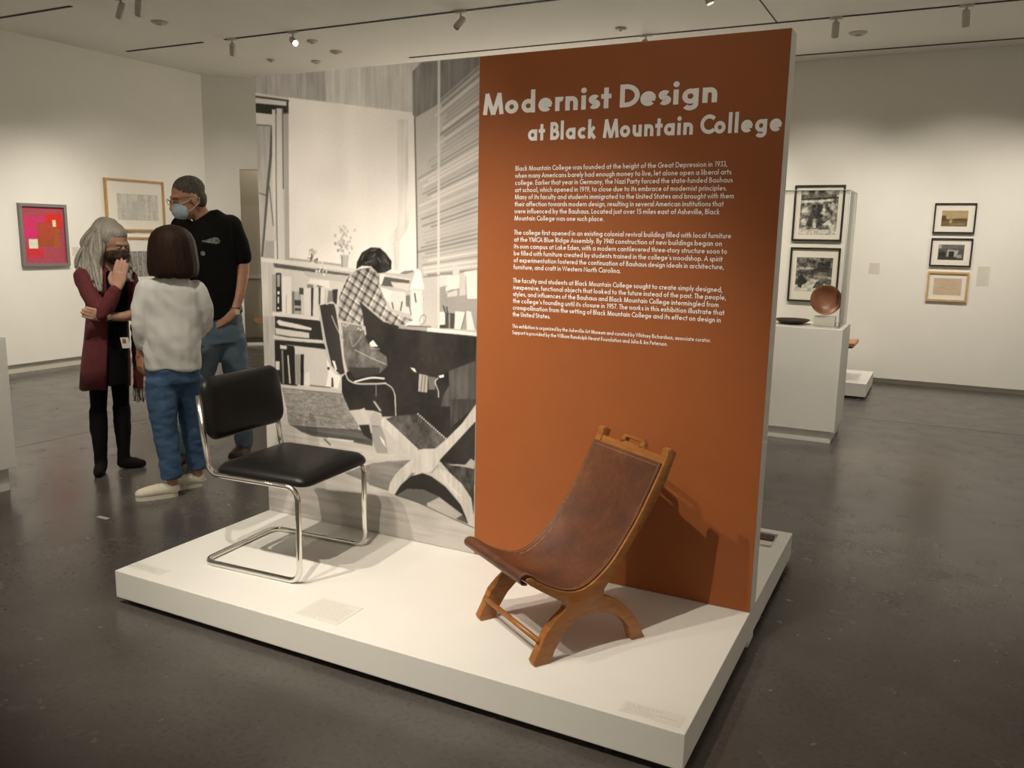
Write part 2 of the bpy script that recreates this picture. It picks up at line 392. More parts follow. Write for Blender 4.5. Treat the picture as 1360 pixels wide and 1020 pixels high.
label('object_label', 'small pale label lying on the platform behind the panel', 2.43, 2.53, .83, .89, 4)
# ------------------------------------------------------------------ tubular steel chair with black upholstery
def cushion(mb, M, hw, hd, r, prof, n=7, bulge=None):
    """rounded-rectangle pad: prof = [(inset, height), ...] from the under side round to the top; M maps local (u, v, h) to the world"""
    def ring(ins):
        a, b, rr = hw - ins, hd - ins, max(r - ins * .6, .004); pts = []
        for cx, cy, a0 in ((a - rr, b - rr, 0), (-a + rr, b - rr, 90), (-a + rr, -b + rr, 180), (a - rr, -b + rr, 270)):
            pts += arc(cx, cy, rr, a0, a0 + 90, n)
        return pts
    rings = [[M(x, y, h) for x, y in ring(i)] for i, h in prof]; k = len(rings[0]); vs = [p for q in rings for p in q]; fs = []
    for j in range(len(rings) - 1):
        for i in range(k): fs.append((j * k + i, j * k + (i + 1) % k, (j + 1) * k + (i + 1) % k, (j + 1) * k + i))
    fs.append(tuple(range(k - 1, -1, -1))); fs.append(tuple((len(rings) - 1) * k + i for i in range(k)))
    return mb.add(vs, fs)
M_CHROME = mat('chrome', (.80, .78, .74), .07, 1.0)
M_BLACK = mat('black_leather', (.008, .0075, .007), .38, bump=.04, bscale=350, spec=.22)
CX, CY, CT, CW, CD, CH, CS, CB = .806, -.439, .058, .497, .545, .434, .487, .118
cc, cs_ = math.cos(CT), math.sin(CT)
def cl(X, Y, Z): return Vector((CX + cc * X - cs_ * Y, CY + cs_ * X + cc * Y, PZ + Z))
chair = thing('cantilever_chair', 'black padded cantilever chair on a bent chrome tube frame', 'chair', cl(-.25, 0, 0))
h = CW / 2; TR = .0125
top = .785
side = lambda s: [(-CS - CB * (top - CH), s * h, top), (-CS, s * h, CH), (0, s * h, CH), (0, s * h, TR), (-CD, s * h, TR)]
path = side(-1) + side(1)[::-1]
MB().tube([cl(*p) for p in rounded_path(path, .058, 9)], TR, 18).build('tube_frame', M_CHROME, chair, True)
sm = MB(); smM = lambda a, b, hh: cl(-.214 + a, b, CH + .000 + hh + (.004 - .10 * max(0, a - .16) ** 1.0 * .6) - .02 * (max(0, abs(b) - .16) / .08) ** 2 * 0)
cushion(sm, smM, .252, .250, .055, [(.02, 0), (.003, .003), (0, .014), (.006, .028), (.022, .043), (.05, .052), (.10, .058), (.16, .060), (.22, .061)])
sm.build('seat', M_BLACK, chair, True)
bk = MB()
def bm_(a, b, hh):   # a across, b up, hh forwards
    z = .722 + b; X = -CS - CB * (z - CH) + .012 + hh * 1.0 - .25 * a * a * 0 + .35 * (a * a) * .12
    return cl(X, a, z)
cushion(bk, bm_, .256, .142, .062, [(.03, -.002), (.004, .0), (0, .012), (.004, .026), (.016, .038), (.04, .043), (.08, .045), (.12, .045)])
bk.build('backrest', M_BLACK, chair, True)

# ------------------------------------------------------------------ low leather sling chair with curved wooden sides
M_WOOD = mat('honey_wood', (.35, .140, .034), .38, two=(.25, .088, .019), scale=14, grain=(1, 1, 5), spec=.5, bump=.03, bscale=120)
def leather_mat():
    m = bpy.data.materials.new('brown_leather'); m.use_nodes = True; nt = m.node_tree; N = nt.nodes; b = N['Principled BSDF']
    tc = N.new('ShaderNodeTexCoord')
    a = N.new('ShaderNodeTexNoise'); a.inputs['Scale'].default_value = 5.5; a.inputs['Detail'].default_value = 6; a.inputs['Distortion'].default_value = .5
    c = N.new('ShaderNodeTexNoise'); c.inputs['Scale'].default_value = 55; c.inputs['Detail'].default_value = 5
    for n in (a, c): lk(nt, tc.outputs['Object'], n.inputs['Vector'])
    r = N.new('ShaderNodeValToRGB'); e = r.color_ramp.elements; e.new(.5)
    for k, (p, col) in enumerate([(.30, (.060, .022, .012)), (.5, (.110, .040, .018)), (.72, (.185, .070, .028))]): e[k].position = p; e[k].color = (*col, 1)
    mx = N.new('ShaderNodeMix'); mx.inputs[0].default_value = .3; lk(nt, a.outputs['Fac'], mx.inputs[2]); lk(nt, c.outputs['Fac'], mx.inputs[3])
    lk(nt, mx.outputs[0], r.inputs[0]); lk(nt, r.outputs[0], b.inputs['Base Color'])
    b.inputs['Roughness'].default_value = .42
    bp = N.new('ShaderNodeBump'); bp.inputs['Strength'].default_value = .12; bp.inputs['Distance'].default_value = .01
    lk(nt, c.outputs['Fac'], bp.inputs['Height']); lk(nt, bp.outputs[0], b.inputs['Normal'])
    return m
M_LEATHER = leather_mat()
BF = Vector((-.543, -.84, 0)); BR = Vector((.84, -.543, 0)); BO = Vector((2.051, -.775, PZ)); BW = .445
def bl(X, Z, t): return BO + BF * X + Vector((0, 0, Z)) - BR * t
sling = thing('sling_chair', 'low brown leather sling chair with curved honey-coloured wooden sides', 'chair', bl(-.18, 0, BW / 2))
prof_lo = [(-.500, .730), (-.518, .733), (-.540, .716), (-.498, .61), (-.43, .499), (-.362, .409), (-.306, .329), (-.256, .268), (-.230, .236), (-.226, .218), (-.238, .204), (-.266, .193), (-.300, .174), (-.328, .151), (-.360, .119),
           (-.386, .084), (-.412, .036), (-.428, 0), (-.368, 0), (-.344, .064), (-.306, .108), (-.257, .138), (-.197, .153), (-.14, .150), (-.095, .132), (-.056, .098), (-.02, .046), (0, 0), (.064, 0), (.071, .018),
           (.045, .066), (.02, .119), (-.017, .155), (-.056, .184), (-.066, .200), (-.058, .216), (-.025, .236), (.041, .279), (.089, .311), (.105, .325), (.104, .338), (.085, .339)]
prof_up = [(.085, .335), (.052, .315), (.02, .294), (-.024, .272), (-.069, .256), (-.102, .250), (-.136, .253), (-.169, .266), (-.203, .287), (-.237, .313), (-.27, .345), (-.315, .402), (-.359, .462), (-.395, .52), (-.426, .575), (-.455, .628), (-.481, .677), (-.497, .71)]
poly = prof_lo + prof_up[1:]
FT = .036
for t0, t1 in ((0, FT), (BW - FT, BW)):
    m = MB().prism(poly, bl, t0, t1); m.build('side_frame', M_WOOD, sling, 'edge', bevel=.004)
# leather
cur = catmull([(x, z, 0) for x, z in [(.098, .318), (.118, .322), (.122, .338), (.108, .347), (.085, .339)] + prof_up[1:-1]], 3)
n = len(cur); top_s = []; bot_s = []
NU = 14
def lrow(i, u, th):
    p = cur[i]; a = cur[max(i - 1, 0)]; b = cur[min(i + 1, n - 1)]; tx, tz = (b.x - a.x), (b.y - a.y); L = math.hypot(tx, tz) or 1
    nx, nz = tz / L, -tx / L          # outward normal (towards the sitter)
    if i < 2: pass
    along = i / (n - 1); sag = .030 * (1 - (2 * u - 1) ** 2) * math.sin(math.pi * min(1, max(0, (along - .16) / .80))) ** .8
    off = .006 + th - sag
    return bl(p.x + nx * off, p.y + nz * off, .009 + u * (BW - .018))
m = MB()
vt = [lrow(i, k / NU, .0) for i in range(n) for k in range(NU + 1)]; vb = [lrow(i, k / NU, -.005) for i in range(n) for k in range(NU + 1)]
K = NU + 1; fs = []
for i in range(n - 1):
    for k in range(NU):
        a = i * K + k; fs.append((a, a + 1, a + K + 1, a + K)); o = n * K; fs.append((o + a, o + a + K, o + a + K + 1, o + a + 1))
    for a in (i * K, i * K + NU): fs.append((a, a + K, a + K + n * K, a + n * K))
for a0 in (0, (n - 1) * K):
    for k in range(NU): fs.append((a0 + k, a0 + k + 1, a0 + k + 1 + n * K, a0 + k + n * K))
m.add(vt + vb, fs); m.build('leather_sling', M_LEATHER, sling, 'edge')
# stitches along both edges and the top
st = MB()
for u in (.022, .978):
    for i in range(6, n - 1):
        for q in (0.1, .6):
            p = lrow(i, u, .0008).lerp(lrow(i + 1, u, .0008), q); p2 = lrow(i, u, .0008).lerp(lrow(i + 1, u, .0008), q + .3)
            st.tube([p, p2], .0011, 5)
for k in range(44):
    u = .03 + .94 * k / 44; st.tube([lrow(n - 2, u, .0008), lrow(n - 2, u + .012, .0008)], .0011, 5)
tag(st.build('stitching', mat('tan_thread', (.36, .25, .15), .8), sling), kind='stuff')
# top rail with a carrying handle
def rl(s, e, t):   # s across, e up along the lean, t depth
    return bl(-.478 - .44 * (e) - .010 * 0 - t * .9, .655 + .90 * e - t * .44, s)
m = MB(); a, b = FT - .004, BW - FT + .004; c = BW / 2
m.prism([(a, 0), (b, 0), (b, .050), (c + .080, .050), (c + .074, .056), (c + .074, .058), (c - .074, .058), (c - .074, .056), (c - .080, .050), (a, .050)], rl, 0, .022)
m.prism([(c + .074, .050), (c + .070, .074), (c + .056, .086), (c + .040, .086), (c + .048, .076), (c + .048, .050)], rl, 0, .022)
m.prism([(c - .074, .050), (c - .048, .050), (c - .048, .076), (c - .040, .086), (c - .056, .086), (c - .070, .074)], rl, 0, .022)
m.prism([(c - .056, .086), (c - .044, .074), (c + .044, .074), (c + .056, .086)], rl, 0, .022)
m.build('top_rail', M_WOOD, sling, 'edge')
MB().tube([bl(.038, .085, FT * .5), bl(.038, .085, BW - FT * .5)], .0105, 14).build('stretcher', M_WOOD, sling, True)
MB().tube([bl(.098, .331, FT * .5), bl(.098, .331, BW - FT * .5)], .010, 12).build('front_rail', M_WOOD, sling, True)
# ------------------------------------------------------------------ geometric sans lettering, drawn as strokes
def glyphs(w):
    """centre-line strokes of a geometric sans, cap height 1, stem width w -> {char: (advance, [polyline, ...])}"""
    r = w / 2; x = .64; A = 1.06; D = -.28; sb = .075
    R = x / 2 - r; L = sb + r; G = {}
    def circ(cx, cy, rx, ry=None, a0=0, a1=360, n=28):
        ry = rx if ry is None else ry
        return [(cx + rx * math.cos(math.radians(a0 + (a1 - a0) * i / n)), cy + ry * math.sin(math.radians(a0 + (a1 - a0) * i / n))) for i in range(n + 1)]
    cx = L + R; cy = x / 2; E = L + 2 * R; bw = E + r + sb
    G['o'] = (bw, [circ(cx, cy, R)])
    G['a'] = (bw, [circ(cx, cy, R), [(E, 0), (E, x)]])
    G['d'] = (bw, [circ(cx, cy, R), [(E, 0), (E, A)]])
    G['q'] = (bw, [circ(cx, cy, R), [(E, D), (E, x)]])
    G['b'] = (bw, [circ(cx, cy, R), [(L, 0), (L, A)]])
    G['p'] = (bw, [circ(cx, cy, R), [(L, D), (L, x)]])
    G['g'] = (bw, [circ(cx, cy, R), [(E, x), (E, D + R * .75 + r)] + circ(E - R, D + R * .75 + r, R, R * .75, 0, -150, 14)])
    G['c'] = (bw * .84, [circ(cx, cy, R, R, 48, 312)])
    G['e'] = (bw * .98, [circ(cx, cy, R, R, 0, 318), [(L, cy - .0), (E + r * .7, cy)]])
    hw = .36; q = hw / 2
    arch = lambda x0, h2: [(x0, 0), (x0, x)], 
    def hump(x0, wd):
        k = wd / 2
        return circ(x0 + k, x - r - k, k, k, 180, 0, 14) + [(x0 + wd, 0)]
    G['n'] = (L + hw + L, [[(L, 0), (L, x)], hump(L, hw)])
    G['h'] = (L + hw + L, [[(L, 0), (L, A)], hump(L, hw)])
    G['m'] = (L + 2 * hw * .95 + L, [[(L, 0), (L, x)], hump(L, hw * .95), hump(L + hw * .95, hw * .95)])
    G['u'] = (L + hw + L, [[(L + hw, x), (L + hw, 0)], [(L, x)] + circ(L + q, r + q, q, q, 180, 360, 14)])
    G['r'] = (L + .22 + r * .6, [[(L, 0), (L, x)], circ(L + .17, x - r - .17, .17, .17, 180, 62, 10)])
    G['i'] = (2 * L, [[(L, 0), (L, x)], 'dot', (L, .86)])
    G['j'] = (2 * L, [[(L, x), (L, D + .12), (L - .05, D + .03)], 'dot', (L, .86)])
    G['l'] = (2 * L, [[(L, 0), (L, A)]])
    G['t'] = (.38 + w * .5, [[(.19 + w * .25, 0), (.19 + w * .25, .92)], [(.02, x - r), (.36 + w * .5, x - r)]])
    fx = .15 + w * .3
    G['f'] = (.36 + w * .4, [[(fx, 0), (fx, A - .16)] + circ(fx + .14, A - .15, .14, .15 - r, 180, 80, 10), [(.02, x - r), (.34 + w * .3, x - r)]])
    G['k'] = (.52 + w, [[(L, 0), (L, A)], [(L + .02, .30), (L + .30, x)], [(L + .08, .32), (L + .36, 0)]])
    G['s'] = (.42 + w * .7, [circ(sb + .18 + r * .3, x - r - (x - w) / 4, .145, (x - w) / 4, 35, 262, 14) + circ(sb + .19 + r * .3, r + (x - w) / 4, .155, (x - w) / 4, 82, -145, 14)])
    G['v'] = (.52 + w * .6, [[(.05 + r * .4, x), (.26 + w * .3, .0 + r * .5), (.47 + w * .2, x)]])
    G['w'] = (.80 + w * .6, [[(.05, x), (.23 + w * .1, r * .5), (.41 + w * .2, x), (.59 + w * .3, r * .5), (.77 + w * .4, x)]])
    G['x'] = (.50 + w * .5, [[(.06, 0), (.44 + w * .3, x)], [(.06, x), (.44 + w * .3, 0)]])
    G['y'] = (.52 + w * .6, [[(.05 + r * .4, x), (.27 + w * .3, .04)], [(.48 + w * .2, x), (.16 + w * .1, D)]])
    G['z'] = (.46 + w * .5, [[(.06, x - r), (.40 + w * .2, x - r), (.08, r), (.42 + w * .2, r)]])
    # capitals
    G['A'] = (.74 + w * .5, [[(.04, 0), (.37 + w * .2, 1 - r), (.70 + w * .4, 0)], [(.18, .30), (.56 + w * .4, .30)]])
    t = .5 - r
    G['B'] = (.60 + w * .5, [[(L, 0), (L, 1)], [(L, 1 - r), (L + .16, 1 - r)] + circ(L + .17, .755 - r * .5, .17, .245 - r * .5, 90, -90, 12) + [(L, .51)],
                            [(L, .51), (L + .20, .51)] + circ(L + .21, .255 + r * .5, .20, .255 - r * .5, 90, -90, 12) + [(L, r)]])
    G['C'] = (.80, [circ(sb + t + r, .5, t, t, 42, 318)])
    G['D'] = (.82 + w * .2, [[(L, 0), (L, 1)], [(L, 1 - r), (L + .16, 1 - r)] + circ(L + .16, .5, .46, .5 - r, 90, -90, 20) + [(L, r)]])
    G['E'] = (.54 + w * .3, [[(L, 0), (L, 1)], [(L, 1 - r), (.50 + r, 1 - r)], [(L, .52), (.47 + r, .52)], [(L, r), (.50 + r, r)]])
    G['F'] = (.50 + w * .3, [[(L, 0), (L, 1)], [(L, 1 - r), (.48 + r, 1 - r)], [(L, .52), (.44 + r, .52)]])
    G['G'] = (.96, [circ(sb + t + r, .5, t, t, 45, 360), [(sb + t + r, .5 - r * .4), (sb + 2 * t + r * 2, .5 - r * .4)]])
    G['H'] = (.72 + w * .3, [[(L, 0), (L, 1)], [(.62 + r, 0), (.62 + r, 1)], [(L, .52), (.62 + r, .52)]])
    G['J'] = (.38 + w * .3, [[(.26 + r, 1), (.26 + r, .2)] + circ(.12 + r, .2, .14, .2 - r, 0, -140, 10)])
    G['L'] = (.46 + w * .3, [[(L, 0), (L, 1)], [(L, r), (.42 + r, r)]])
    G['M'] = (1.00 + w * .3, [[(.05 + r, 0), (.17 + r, 1)], [(.16 + r * .9, 1), (.50 + r * .6, .0)], [(.84 + r * .3, 1), (.50 + r * .6, .0)], [(.95 + r * .2, 0), (.83 + r * .2, 1)]])
    G['N'] = (.80 + w * .3, [[(L, 0), (L, 1 - w * .3), (.68 + r, w * .3), (.68 + r, 1)]])
    G['P'] = (.54 + w * .5, [[(L, 0), (L, 1)], [(L, 1 - r), (L + .18, 1 - r)] + circ(L + .18, .72, .20, .28 - r, 90, -90, 12) + [(L, .44 + r)]])
    G['R'] = (.58 + w * .5, G['P'][1] + [[(L + .16, .46), (.50 + r, 0)]])
    G['S'] = (.52 + w * .6, [circ(sb + .21, 1 - r - (1 - w) / 4, .18, (1 - w) / 4, 35, 262, 14) + circ(sb + .22, r + (1 - w) / 4, .20, (1 - w) / 4, 82, -145, 16)])
    G['T'] = (.50 + w * .3, [[(.25 + w * .15, 0), (.25 + w * .15, 1)], [(.01, 1 - r), (.49 + w * .3, 1 - r)]])
    G['U'] = (.68 + w * .3, [[(L, 1)] + circ(L + .22, .22 + r, .22, .22, 180, 360, 14) + [(L + .44, 1)]])
    G['W'] = (1.06 + w * .5, [[(.04, 1), (.28 + w * .1, r), (.53 + w * .2, 1 - r * .5), (.78 + w * .3, r), (1.02 + w * .4, 1)]])
    G['Y'] = (.62 + w * .4, [[(.04, 1), (.30 + w * .2, .46)], [(.56 + w * .4, 1), (.30 + w * .2, .46), (.30 + w * .2, 0)]])
    # figures and points
    G['0'] = (.58, [circ(.29, .5, .23 - r * .4, .5 - r)])
    G['1'] = (.58, [[(.18, .84), (.34, .95), (.34, 0)]])
    G['3'] = (.58, [circ(.27, .74, .17, .26 - r, 150, -80, 14), circ(.27, .27, .20, .27 - r, 85, -150, 16)])
    G['4'] = (.58, [[(.42, 0), (.42, 1), (.06, .27), (.54, .27)]])
    G['5'] = (.58, [[(.48, 1 - r), (.20, 1 - r), (.15, .58)] + circ(.26, .32, .23, .32 - r, 118, -145, 16)])
    G['7'] = (.58, [[(.06, 1 - r), (.50, 1 - r), (.20, 0)]])
    G['9'] = (.58, [circ(.29, .68, .22, .32 - r), [(.49, .56), (.22, 0)]])
    G['.'] = (2 * L + .02, ['dot', (L, r)])
    G[','] = (2 * L + .02, [[(L + r * .4, w * 1.1), (L - r * .5, -.16)]])
    G["'"] = (2 * L, [[(L, 1.0), (L, .74)]])
    G['-'] = (.34, [[(.05, .30), (.29, .30)]])
    G['&'] = (.76, [[(.70, 0), (.24, .62)] + circ(.36, .80, .15, .20 - r * .5, 210, -20, 12) + [(.16, .42)] + circ(.28, .24, .21, .24 - r, 130, 350, 14) + [(.66, .44)]])
    G[' '] = (.27, [])
    return G
def ribbon(mb, pts, w, fn):
    P = [Vector((a, b)) for a, b in pts]; Q = [P[0]]
    for p in P[1:]:
        if (p - Q[-1]).length > 1e-5: Q.append(p)
    P = Q; n = len(P); closed = n > 3 and (P[0] - P[-1]).length < 1e-4
    if closed: P = P[:-1]; n -= 1
    lft = []; rgt = []
    for i in range(n):
        d0 = (P[i] - P[i - 1]) if (i > 0 or closed) else None
        d1 = (P[(i + 1) % n] - P[i]) if (i < n - 1 or closed) else None
        if d0 is None: d0 = d1
        if d1 is None: d1 = d0
        n0 = Vector((-d0.y, d0.x)).normalized(); n1 = Vector((-d1.y, d1.x)).normalized(); m = n0 + n1
        if m.length < .3: m = n0
        m.normalize(); k = w / 2 / max(.5, m.dot(n0)); lft.append(P[i] + m * k); rgt.append(P[i] - m * k)
    vs = [fn(p.x, p.y) for p in lft] + [fn(p.x, p.y) for p in rgt]
    mb.add(vs, [(i, (i + 1) % n, n + (i + 1) % n, n + i) for i in range(n if closed else n - 1)])
def text_width(s, G): return sum(G[c][0] for c in s)
def lettering(mb, s, x0, x1, z, cap, G, w, y):
    """one line of lettering on the plane y = const from x0 to x1, baseline z"""
    k = (x1 - x0) / (text_width(s, G) - .15); cx = -.075; si = 0
    for c in s:
        adv, st = G[c]; it = iter(st)
        for q in it:
            si += 1; fn = lambda a, b: (x0 + (cx + a) * k, y - (si % 12) * .00006, z + b * cap)
            if q == 'dot':
                dx, dz = next(it); rr = w * .62
                mb.add([fn(dx + rr * math.cos(t * math.pi / 6), dz + rr * math.sin(t * math.pi / 6)) for t in range(12)], [tuple(range(12))])
            else: ribbon(mb, q, w, fn)
        cx += adv
M_VINYL = mat('white_vinyl', (.93, .92, .90), .6)
YT = -.0009
G = glyphs(.205)
m = MB(); lettering(m, 'Modernist Design', 1.318, 2.338, PZ + 2.022, .088, G, .205, YT); m.build('title_lettering', M_VINYL, panel)
m = MB(); lettering(m, 'at Black Mountain College', 1.537, 2.584, PZ + 1.906, .0725, G, .205, YT); m.build('title_lettering', M_VINYL, panel)
G2 = glyphs(.135)
TXT = [
 (1.783, .0301, .0205, ['Black Mountain College was founded at the height of the Great Depression in 1933,|2.392', 'when many Americans barely had enough money to live, let alone open a liberal arts|2.409',
  'college. Earlier that year in Germany, the Nazi Party forced the state-funded Bauhaus|2.416', 'art school, which opened in 1919, to close due to its embrace of modernist principles.|2.396',
  'Many of its faculty and students immigrated to the United States and brought with them|2.425', 'their affection towards modern design, resulting in several American institutions that|2.387',
  'were influenced by the Bauhaus. Located just over 15 miles east of Asheville, Black|2.374', 'Mountain College was one such place.|1.896']),
 (1.511, .0300, .0205, ['The college first opened in an existing colonial revival building filled with local furniture|2.424', 'at the YMCA Blue Ridge Assembly. By 1940 construction of new buildings began on|2.390',
  'its own campus at Lake Eden, with a modern cantilevered three-story structure soon to|2.412', "be filled with furniture created by students trained in the college's woodshop. A spirit|2.396",
  'of experimentation fostered the continuation of Bauhaus design ideals in architecture,|2.403', 'furniture, and craft in Western North Carolina.|1.979']),
 (1.302, .0299, .0205, ['The faculty and students at Black Mountain College sought to create simply designed,|2.403', 'inexpensive, functional objects that looked to the future instead of the past. The people,|2.419',
  'styles, and influences of the Bauhaus and Black Mountain College intermingled from|2.392', "the college's founding until its closure in 1957. The works in this exhibition illustrate that|2.416",
  'crosspollination from the setting of Black Mountain College and its effect on design in|2.404', 'the United States.|1.664']),
 (1.101, .0280, .0165, ['This exhibition is organized by the Asheville Art Museum and curated by Whitney Richardson, associate curator.|2.370',
  'Support is provided by the William Randolph Hearst Foundation and Julia & Jim Peterson.|2.193'])]
for z0, dz, cap, rows in TXT:
    for i, row in enumerate(rows):
        s, x1 = row.split('|'); m = MB()
        lettering(m, s, 1.480, float(x1), PZ + z0 - i * dz, cap, G2, .135, YT); m.build('text_line', M_VINYL, panel)
